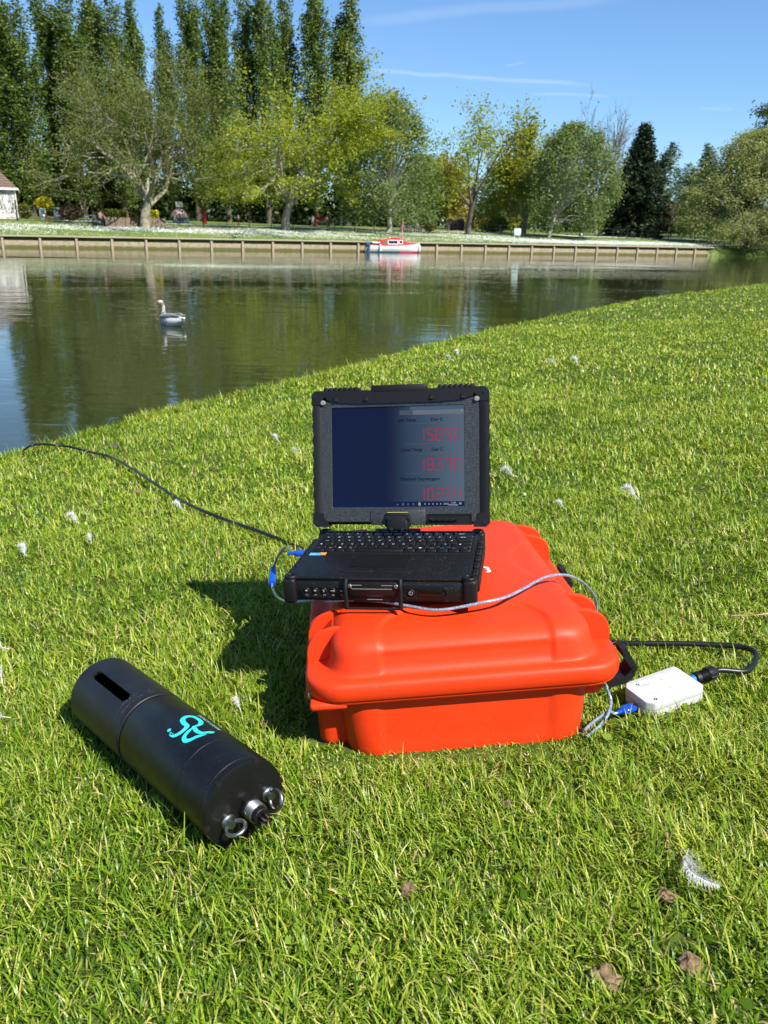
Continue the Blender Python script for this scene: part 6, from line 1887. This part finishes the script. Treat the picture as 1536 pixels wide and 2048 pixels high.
def usb_cable():
    def braid():
        m = bpy.data.materials.new('braided_cable'); m.use_nodes = True
        nt = m.node_tree; b = nt.nodes['Principled BSDF']; b.inputs['Roughness'].default_value = .22; b.inputs['Coat Weight'].default_value = .6
        tc = nt.nodes.new('ShaderNodeTexCoord'); n = nt.nodes.new('ShaderNodeTexNoise'); n.inputs['Scale'].default_value = 420; n.inputs['Detail'].default_value = 2
        nt.links.new(tc.outputs['Object'], n.inputs['Vector'])
        r = nt.nodes.new('ShaderNodeValToRGB'); e = r.color_ramp.elements
        e[0].position = .38; e[0].color = (.10, .17, .27, 1); e[1].position = .66; e[1].color = (.42, .50, .58, 1)
        nt.links.new(n.outputs['Fac'], r.inputs[0]); nt.links.new(r.outputs[0], b.inputs['Base Color'])
        mr = nt.nodes.new('ShaderNodeMath'); mr.operation = 'MULTIPLY'; mr.inputs[1].default_value = .5
        nt.links.new(n.outputs['Fac'], mr.inputs[0]); nt.links.new(mr.outputs[0], b.inputs['Metallic'])
        return m
    bm_ = braid()
    blue = mat('blue_plug', (.006, .07, .48), .16, spec=.5, coat=.5)
    A = LM @ Vector((-.150, .055, -.018))
    ux = (LM.to_3x3() @ Vector((-1, 0, 0))).normalized()
    E = BM @ Vector((-.060, -.002, .0095)); ex = (BM.to_3x3() @ Vector((-1, 0, 0))).normalized()
    def at(px, py, h): return on_lawn(px, py, h)
    f0, f1 = at(546, 1140, .140), at(544, 1166, .130)
    c = CASE_M
    pts = [A+ux*.030, at(572, 1094, .205), at(556, 1112, .175), f0, f1, at(546, 1180, .130), at(556, 1195, .145), at(576, 1203, .165), at(612, 1202, .180), at(655, 1195, .190)]
    mid = [LM @ Vector((-.085, -.098, -.0415)), LM @ Vector((-.045, -.092, -.0418)), LM @ Vector((.0, -.096, -.0418)), LM @ Vector((.045, -.110, -.0420)), LM @ Vector((.095, -.122, -.0425))]
    top = [at(965, 1205, .2005), at(1010, 1195, .2005), at(1050, 1176, .2005), at(1078, 1160, .2005), at(1096, 1153, .1995), at(1118, 1150, .196), at(1140, 1152, .185), at(1166, 1165, .160), at(1184, 1184, .130), at(1193, 1206, .10), at(1192, 1230, .075), at(1186, 1250, .05)]
    low = [c @ Vector((.222, .20, .045)), c @ Vector((.218, .14, .055)), at(1206, 1368, .055), at(1217, 1385, .040), at(1222, 1405, .028), at(1216, 1428, .020), at(1204, 1446, .013), at(1188, 1462, .008), at(1172, 1474, .006)]
    root = thing('usb_cable', 'translucent blue-grey braided cable with blue plugs between the laptop and the white box', 'cable', matrix=Matrix.Translation(A))
    L = lambda q: [p-A for p in q]
    m = MB(); m.tube(L(spline(pts+mid+top, 8)), .0024, 8); m.build('cord', bm_, root, 60)
    m = MB(); m.tube(L(spline([top[-1]]+low, 8)), .0026, 8); m.build('cord', bm_, root, 60)
    m = MB(); m.tube(L(spline([at(1168, 1462, .012), at(1182, 1448, .013), at(1200, 1434, .015), at(1218, 1424, .017), E+ex*.040, E+ex*.026], 8)), .0027, 8); m.build('cord', bm_, root, 60)
    ax = (f1-f0).normalized(); Q = Matrix.Translation(f0-A-ax*.004) @ ax.to_track_quat('Z', 'Y').to_matrix().to_4x4(); ln = (f1-f0).length+.008
    MB().lathe([(.004, 0), (.0068, .0008), (.0072, .003), (.0072, ln-.003), (.0068, ln-.0008), (.004, ln)], 18, Q).build('ferrite_core', blue, root, 40)
    def plug(P, d, up):
        d = d.normalized(); s = d.cross(up).normalized(); u2 = s.cross(d)
        M = Matrix((d, s, u2)).transposed().to_4x4(); M.translation = P-A
        b = MB().loft([[M @ Vector((x, p.x, p.y)) for p in rrect(w, h, .002, 3)] for x, w, h in ((.004, .0150, .0072), (.005, .0160, .0082), (.022, .0160, .0082), (.027, .0125, .0070), (.029, .0070, .0056), (.040, .0056, .0052))]).build('plug', blue, root, 40)
        MB().loft([[M @ Vector((x, p.x, p.y)) for p in rrect(.0120, .0045, .0004, 1)] for x in (-.004, .0045)]).build('plug_shell', steel, b, 20)
    plug(A, ux, LAWN_N); plug(E, ex, LAWN_N)
usb_cable()

# ------------------------------------------------------------------ feathers, clods, droppings and a twig on the lawn
feather_m = leaf_mat('feather_white', [(0, (.54, .54, .52)), (1, (.74, .74, .72))], .25, .04)
def feather_mesh(seed, L, W, curl, fluff):
    rng = np.random.default_rng(seed); V = []; Q = []; T = []; t_ = []
    def spine(f): return np.array([curl*L*math.sin(f*2.6)*.35, L*f, .006+.012*math.sin(f*3.0)])
    def strip(P, w):
        b = len(V)
        for i, p in enumerate(P):
            d = P[min(i+1, len(P)-1)]-P[max(i-1, 0)]; n_ = np.cross(d, [0, 0, 1.]); n_ /= max(1e-9, np.linalg.norm(n_))
            ww = w*(1-.8*i/(len(P)-1))
            V.append(p-n_*ww/2); V.append(p+n_*ww/2+np.array([0, 0, ww*.4])); t_.extend([rng.uniform(.2, 1)]*2)
        for i in range(len(P)-1): Q.append((b+2*i, b+2*i+1, b+2*i+3, b+2*i+2))
    strip([spine(f) for f in np.linspace(-.12, 1, 12)], .0012)
    for f in np.linspace(.04, .99, 130):
        for sd in (-1, 1):
            l = W*math.sin(math.pi*min(1, .12+f*.86))**.6*rng.uniform(.7, 1.1)
            p = spine(f); loose = fluff*(1-f)**.7*1.5
            d = np.array([sd*1.0, .75+rng.normal(0, .12), rng.normal(.05, .12)+loose*.5*rng.random()])
            d /= np.linalg.norm(d); P = [p]
            for k in range(4):
                d = d+np.array([-sd*.05, .10, -.06+rng.normal(0, .05+.35*loose)])+rng.normal(0, .02+.25*loose, 3); d /= np.linalg.norm(d)
                P.append(P[-1]+d*l/4)
            strip(P, .0009)
    V = np.array(V); V[:, 2] = np.maximum(V[:, 2], .001)
    return mesh_np('vane', V, Q, mat=feather_m, attr=t_)
FE = [feather_mesh(1, .075, .021, 1.3, .6), feather_mesh(2, .034, .017, .9, 1.3), feather_mesh(3, .022, .012, -.7, 1.4)]
fl = [(1376, 1712, 0, 205, 1.0, .016, 'largest white feather, curled, near the lower right corner'),
      (152, 1047, 1, 80, 1.25, .022, 'fluffy white feather on the grass below the long black cable'),
      (48, 1112, 1, 60, 1.2, .02, 'fluffy white feather nearest the left edge below the long cable'),
      (182, 1086, 2, 20, 1.1, .016, 'small white feather just below the fluffiest one at the left'),
      (1024, 954, 1, 85, 1.35, .02, 'white feather right of the laptop screen'),
      (1268, 998, 1, 60, 1.5, .022, 'white feather far right of the laptop, lower than the other'),
      (915, 712, 1, 40, 2.0, .03, 'white feather near the water, above the laptop screen'),
      (900, 722, 2, 100, 2.3, .03, 'small white feather just left of another near the water'),
      (1110, 730, 1, 150, 2.0, .03, 'upright white feather on the far part of the near lawn'),
      (1153, 731, 2, 10, 2.6, .03, 'small white feather right of the upright one'),
      (4, 1302, 1, 110, 1.3, .018, 'white feather cut by the left edge, level with the sonde'),
      (3, 1362, 2, 30, 1.2, .016, 'small white feather at the left edge below the other one'),
      (4, 1442, 2, 130, 1.2, .016, 'white feather at the left edge, lowest of the three there'),
      (362, 1022, 2, 70, 1.5, .016, 'small pale feather close under the middle of the long cable'),
      (555, 884, 2, 45, 1.5, .02, 'tiny white feather left of the laptop screen'),
      (594, 908, 2, 120, 1.4, .02, 'tiny white feather nearest the left edge of the laptop screen'),
      (478, 1420, 2, 30, .9, .014, 'small grey feather in the shade of the orange case'),
      (1124, 1018, 2, 60, 1.2, .018, 'thin pale feather between the two white feathers at the right')]
for px, py, k, rz, sc, h, lb in fl:
    P = on_lawn(px, py, h); root = thing('feather', lb, 'feather', P, R_(rz), 'white feathers lying on the lawn')
    sc *= .85; root.scale = (sc,)*3
    root.rotation_euler = (R_(12), R_(8), R_(rz))
    put('vane', FE[k], root)
    MB().tube([(0, -.012, .004), (0, 0, .007)], .0007, 5).build('quill', mat('quill', (.7, .66, .58), .5), root)

def clod_mesh(seed, r):
    bm = bmesh.new(); bmesh.ops.create_icosphere(bm, subdivisions=3, radius=r)
    rng = np.random.default_rng(seed); ph = rng.uniform(0, 6, 6)
    for v in bm.verts:
        d = v.co.normalized()
        k = 1+.20*math.sin(d.x*4+ph[0])*math.sin(d.y*5+ph[1])+.12*math.sin(d.z*9+d.x*7+ph[2])+.06*math.sin(d.x*17+ph[3])*math.sin(d.y*19+ph[4])+.03*rng.normal()
        v.co = Vector((d.x*1.15, d.y*.9, d.z*.7))*r*.8*k
    me = bpy.data.meshes.new('clod'); bm.to_mesh(me); bm.free()
    return me
clod_m = mat('dry_earth', (.12, .075, .038), .95, color2=(.27, .18, .095), scale=120, bump=.8, bscale=400, bdist=.002)
dark_clod = mat('dark_dropping', (.045, .036, .026), .9, color2=(.10, .085, .06), scale=120, bump=.8, bscale=400, bdist=.002)
cl = [(1207, 1958, .017, 0, 'large round brown clod of earth near the bottom edge'), (816, 1778, .013, 0, 'pale brown clod below the orange case'), (1335, 1792, .012, 0, 'brown clod below the largest feather'), (1380, 1930, .014, 0, 'flat brown patch of earth at the lower right'),
      (229, 894, .028, 1, 'dark dropping beside the long black cable near the water'), (375, 1130, .008, 1, 'dark dropping left of the laptop'), (190, 1072, .009, 1, 'dark dropping under the fluffy feather at the left'), (437, 1103, .009, 0, 'small pale clod left of the blue ferrite core'), (275, 983, .013, 0, 'light brown leaf-like clod left of the cable'),
      (200, 1003, .009, 0, 'brown clod left of the long cable'), (40, 943, .013, 1, 'dark dropping near the left edge by the water'), (304, 942, .008, 0, 'pale clod just right of the cable'), (1040, 862, .012, 1, 'small dark dropping right of the screen'), (1225, 758, .018, 0, 'pale clod on the far part of the near lawn'), (1222, 703, .02, 0, 'brown clod furthest away towards the right'), (1112, 797, .014, 0, 'brown clod right of the top of the laptop'),
      (424, 938, .011, 1, 'dark dropping midway between cable and screen'), (1005, 915, .012, 1, 'dark dropping close to the right of the screen'), (532, 1448, .012, 0, 'brown clod between the sonde and the orange case'), (1015, 1608, .009, 0, 'small brown clod in front of the orange case')]
for k, (px, py, r, d, lb) in enumerate(cl):
    P = on_lawn(px, py, .006); me = clod_mesh(k, r); me.materials.append(dark_clod if d else clod_m)
    o = put('dropping' if d else 'earth_clod', me); o.location = P; o.rotation_euler = (0, 0, k*1.3)
    tag(o, lb, 'dropping' if d else 'clod', 'droppings and clods on the lawn')
def twig(a, b, lb, r=.0022):
    P = [on_lawn(*a, .024), on_lawn((a[0]+b[0])/2, (a[1]+b[1])/2+1, .028), on_lawn(*b, .022)]
    m = MB(); m.tube(spline(P, 5), [r*(.6+.4*math.sin(k)) for k in range(len(spline(P, 5)))], 6)
    tag(m.build('twig', mat('dry_twig', (.36, .25, .16), .85), None, 40), lb, 'twig')
twig((1462, 1232), (1552, 1226), 'thin dry twig lying at the right edge above the cable loop')
twig((385, 1322), (402, 1341), 'short reddish twig at the edge of the shadow', .0020)
# ------------------------------------------------------------------ grass, blade by blade
GRASS = leaf_mat('grass_blade', [(0, (.040, .098, .006)), (.30, (.125, .225, .010)), (.58, (.230, .340, .022)), (.80, (.39, .44, .055)), (.92, (.52, .46, .14)), (1, (.50, .40, .22))], .26, .02, .36)
def wave(x, y, s):
    return (np.sin(x*2.1*s+1.7+1.3*np.sin(y*1.3*s))*np.sin(y*2.6*s+.6+1.1*np.sin(x*1.7*s+2)) + .6*np.sin(x*5.3*s-y*3.1*s+.8)*np.sin(y*4.7*s+x*1.9*s))/1.6
C_INV = np.array(CASE_M.inverted()); S_OBJ = bpy.data.objects['sonde']; S_INV = np.array(S_OBJ.matrix_world.inverted()) if False else None
def keep_off(x, y):
    """no blade roots under the things that lie on the lawn"""
    z = lawn_z(x, y); P = np.stack([x, y, z, np.ones_like(x)], 0)
    q = C_INV @ P
    k = ~((np.abs(q[0]) < .185) & (q[1] > .030) & (q[1] < .56))
    k &= ~((np.abs(q[0]) < .24) & (((q[1] > .05) & (q[1] < .17)) | ((q[1] > .40) & (q[1] < .53))) & (q[0] < 0))
    b = np.array(BM.inverted()) @ P
    k &= ~((np.abs(b[0]) < .052) & (np.abs(b[1]) < .034))
    k &= ~((b[0] > -.12) & (b[0] < -.05) & (np.abs(b[1]+.004) < .016))
    o = np.array([-.166, .826]); d = np.array([-.440, 1.125])-o; L = np.linalg.norm(d); d /= L
    a = (x-o[0])*d[0]+(y-o[1])*d[1]; s = np.abs(-(x-o[0])*d[1]+(y-o[1])*d[0])
    k &= ~((a > .004) & (a < L+.008) & (s < .045))
    for bx, by, br in BARE:
        dd = np.hypot(x-bx, y-by)/br+.35*wave(x, y, 30)
        k &= (dd > 1) | (np.sin(x*9173+y*5391) > .72)
    return k
BARE = [(*on_lawn(a, b)[:2], r) for a, b, r in ((1385, 1925, .032), (1020, 1560, .018), (690, 1600, .022), (1205, 1965, .02), (470, 1165, .035), (560, 1150, .03), (330, 1050, .03), (150, 1010, .04), (1330, 1795, .02), (640, 1830, .015), (880, 1990, .018))]
def blades(seed, n, rmin, rmax, hl, hw, segs, amax=.72, lean=(.5, 2.2), shore=None):
    rng = np.random.default_rng(seed)
    r = np.sqrt(rng.uniform(rmin**2, rmax**2, n)); th = rng.uniform(-amax, amax, n)
    x, y = r*np.sin(th), r*np.cos(th)
    if shore:                                            # rank grass along the very lip of the bank
        y = rng.uniform(rmin, rmax, n); x = shore_x(y)+.004+rng.exponential(shore, n)
    k = (inland(x, y) > .003) & keep_off(x, y)
    patch = wave(x, y, 1.6)
    k &= rng.random(n) < np.clip(.86+.35*patch+.25*wave(x, y, 7), .35, 1)
    x, y = x[k], y[k]; n = len(x); patch = patch[k]
    z = lawn_z(x, y)-.002
    cl = wave(x, y, 5.5); fine = wave(x+3, y-2, 17)
    L = rng.uniform(*hl, n)*(1+.32*cl+.28*fine); q_ = C_INV @ np.stack([x, y, z, np.ones(n)], 0); nearcase = (np.abs(q_[0]) < .24) & (q_[1] > -.03) & (q_[1] < .62); L = np.where(nearcase, L*.62, L); L = np.where(nearcase & (q_[1] < .04) & (q_[0] < .12), L*.55, L)
    tall = (rng.random(n) < .04) & ~nearcase; L = np.where(tall, L*1.6, L)
    w = rng.uniform(*hw, n)
    # neighbouring blades lie roughly the same way, in tufts
    az = rng.uniform(0, 2*math.pi, n)*.8 + 2.6*wave(x-1, y+2, 9) + 1.2*wave(x, y, 2.5)+rng.normal(0, .6, n)
    le = rng.uniform(*lean, n); le = np.where(tall, le*.6, le)
    tint_ = np.clip(.47+.15*patch+.09*cl+.05*fine+rng.normal(0, .25, n), 0, .84)
    dry = rng.random(n) < (.075+.09*(wave(x+7, y, 3) > .45)); tint_ = np.where(dry, rng.uniform(.84, 1, n), tint_); le = np.where(dry, le+.5, le)
    dx, dy = np.cos(az), np.sin(az); px, py = -dy, dx
    tw = rng.normal(0, .5, n)
    rows = []; m = segs
    for i in range(m+1):
        f = i/m
        a0 = le*f*.75+.12                                  # bending more and more over
        hh = L*(np.sin(np.clip(le*f, 0, 3.0)+1e-4)/(le+1e-4)) if True else 0
        oo = L*(1-np.cos(np.clip(le*f, 0, 3.0)))/(le+1e-4)+L*.22*f
        cx_, cy_, cz_ = x+dx*oo, y+dy*oo, z+np.maximum(hh, .003*f)
        ww = w*.5*(1-f**1.6) if i < m else np.zeros(n)
        c2, s2 = np.cos(tw*f), np.sin(tw*f)
        ax_, ay_, az_ = px*c2, py*c2, s2
        if i < m:
            rows.append(np.stack([cx_-ax_*ww, cy_-ay_*ww, cz_-az_*ww], 1)); rows.append(np.stack([cx_+ax_*ww, cy_+ay_*ww, cz_+az_*ww], 1))
        else: rows.append(np.stack([cx_, cy_, cz_], 1))
    nv = 2*m+1
    V = np.stack(rows, 1).reshape(-1, 3)
    b = np.arange(n)[:, None]*nv
    Q = np.concatenate([b+np.array([[2*i, 2*i+1, 2*i+3, 2*i+2]]) for i in range(m-1)]) if m > 1 else np.zeros((0, 4), int)
    T = b+np.array([[2*m-2, 2*m-1, 2*m]])
    return V, Q, T, np.repeat(tint_, nv)
def join(parts):
    V, Q, T, A = [], [], [], []; o = 0
    for v, q, t, a in parts:
        V.append(v); Q.append(q+o); T.append(t+o); A.append(a); o += len(v)
    return np.concatenate(V), np.concatenate(Q), np.concatenate(T), np.concatenate(A)
V, Q, T, A = join([
    blades(101, 115000, .45, 1.35, (.010, .033), (.0014, .0034), 3),
    blades(102, 120000, 1.3, 2.4, (.011, .031), (.0017, .0038), 3),
    blades(103, 150000, 2.35, 4.6, (.013, .032), (.0030, .0058), 2),
    blades(104, 165000, 4.5, 9.5, (.016, .033), (.006, .0115), 2),
    blades(106, 12000, 1.5, 6.5, (.020, .055), (.003, .006), 3, lean=(.3, 1.9), shore=.03),
    blades(107, 10000, 6.5, 18, (.022, .055), (.006, .012), 2, lean=(.3, 1.9), shore=.05),
    blades(105, 135000, 9.3, 24, (.018, .036), (.016, .030), 1)])
tag(put('grass', mesh_np('grass', V, Q, T, mat=GRASS, smooth=False, attr=A)), kind='stuff')
# low leafy weeds between the blades
def clover():
    rng = np.random.default_rng(111); n = 9000
    r = np.sqrt(rng.uniform(.45**2, 3.2**2, n)); th = rng.uniform(-.72, .72, n); x, y = r*np.sin(th), r*np.cos(th)
    k = (inland(x, y) > .01) & keep_off(x, y) & (wave(x, y, 4) > .15); x, y = x[k], y[k]
    pts = np.stack([x, y, lawn_z(x, y)+rng.uniform(.006, .018, len(x))], 1)
    V, Q, t = cards(rng, pts, .006, .75, 0, 2.5)
    tag(put('ground_weeds', mesh_np('ground_weeds', V, Q, mat=GRASS, attr=t*.7)), kind='stuff')
clover()
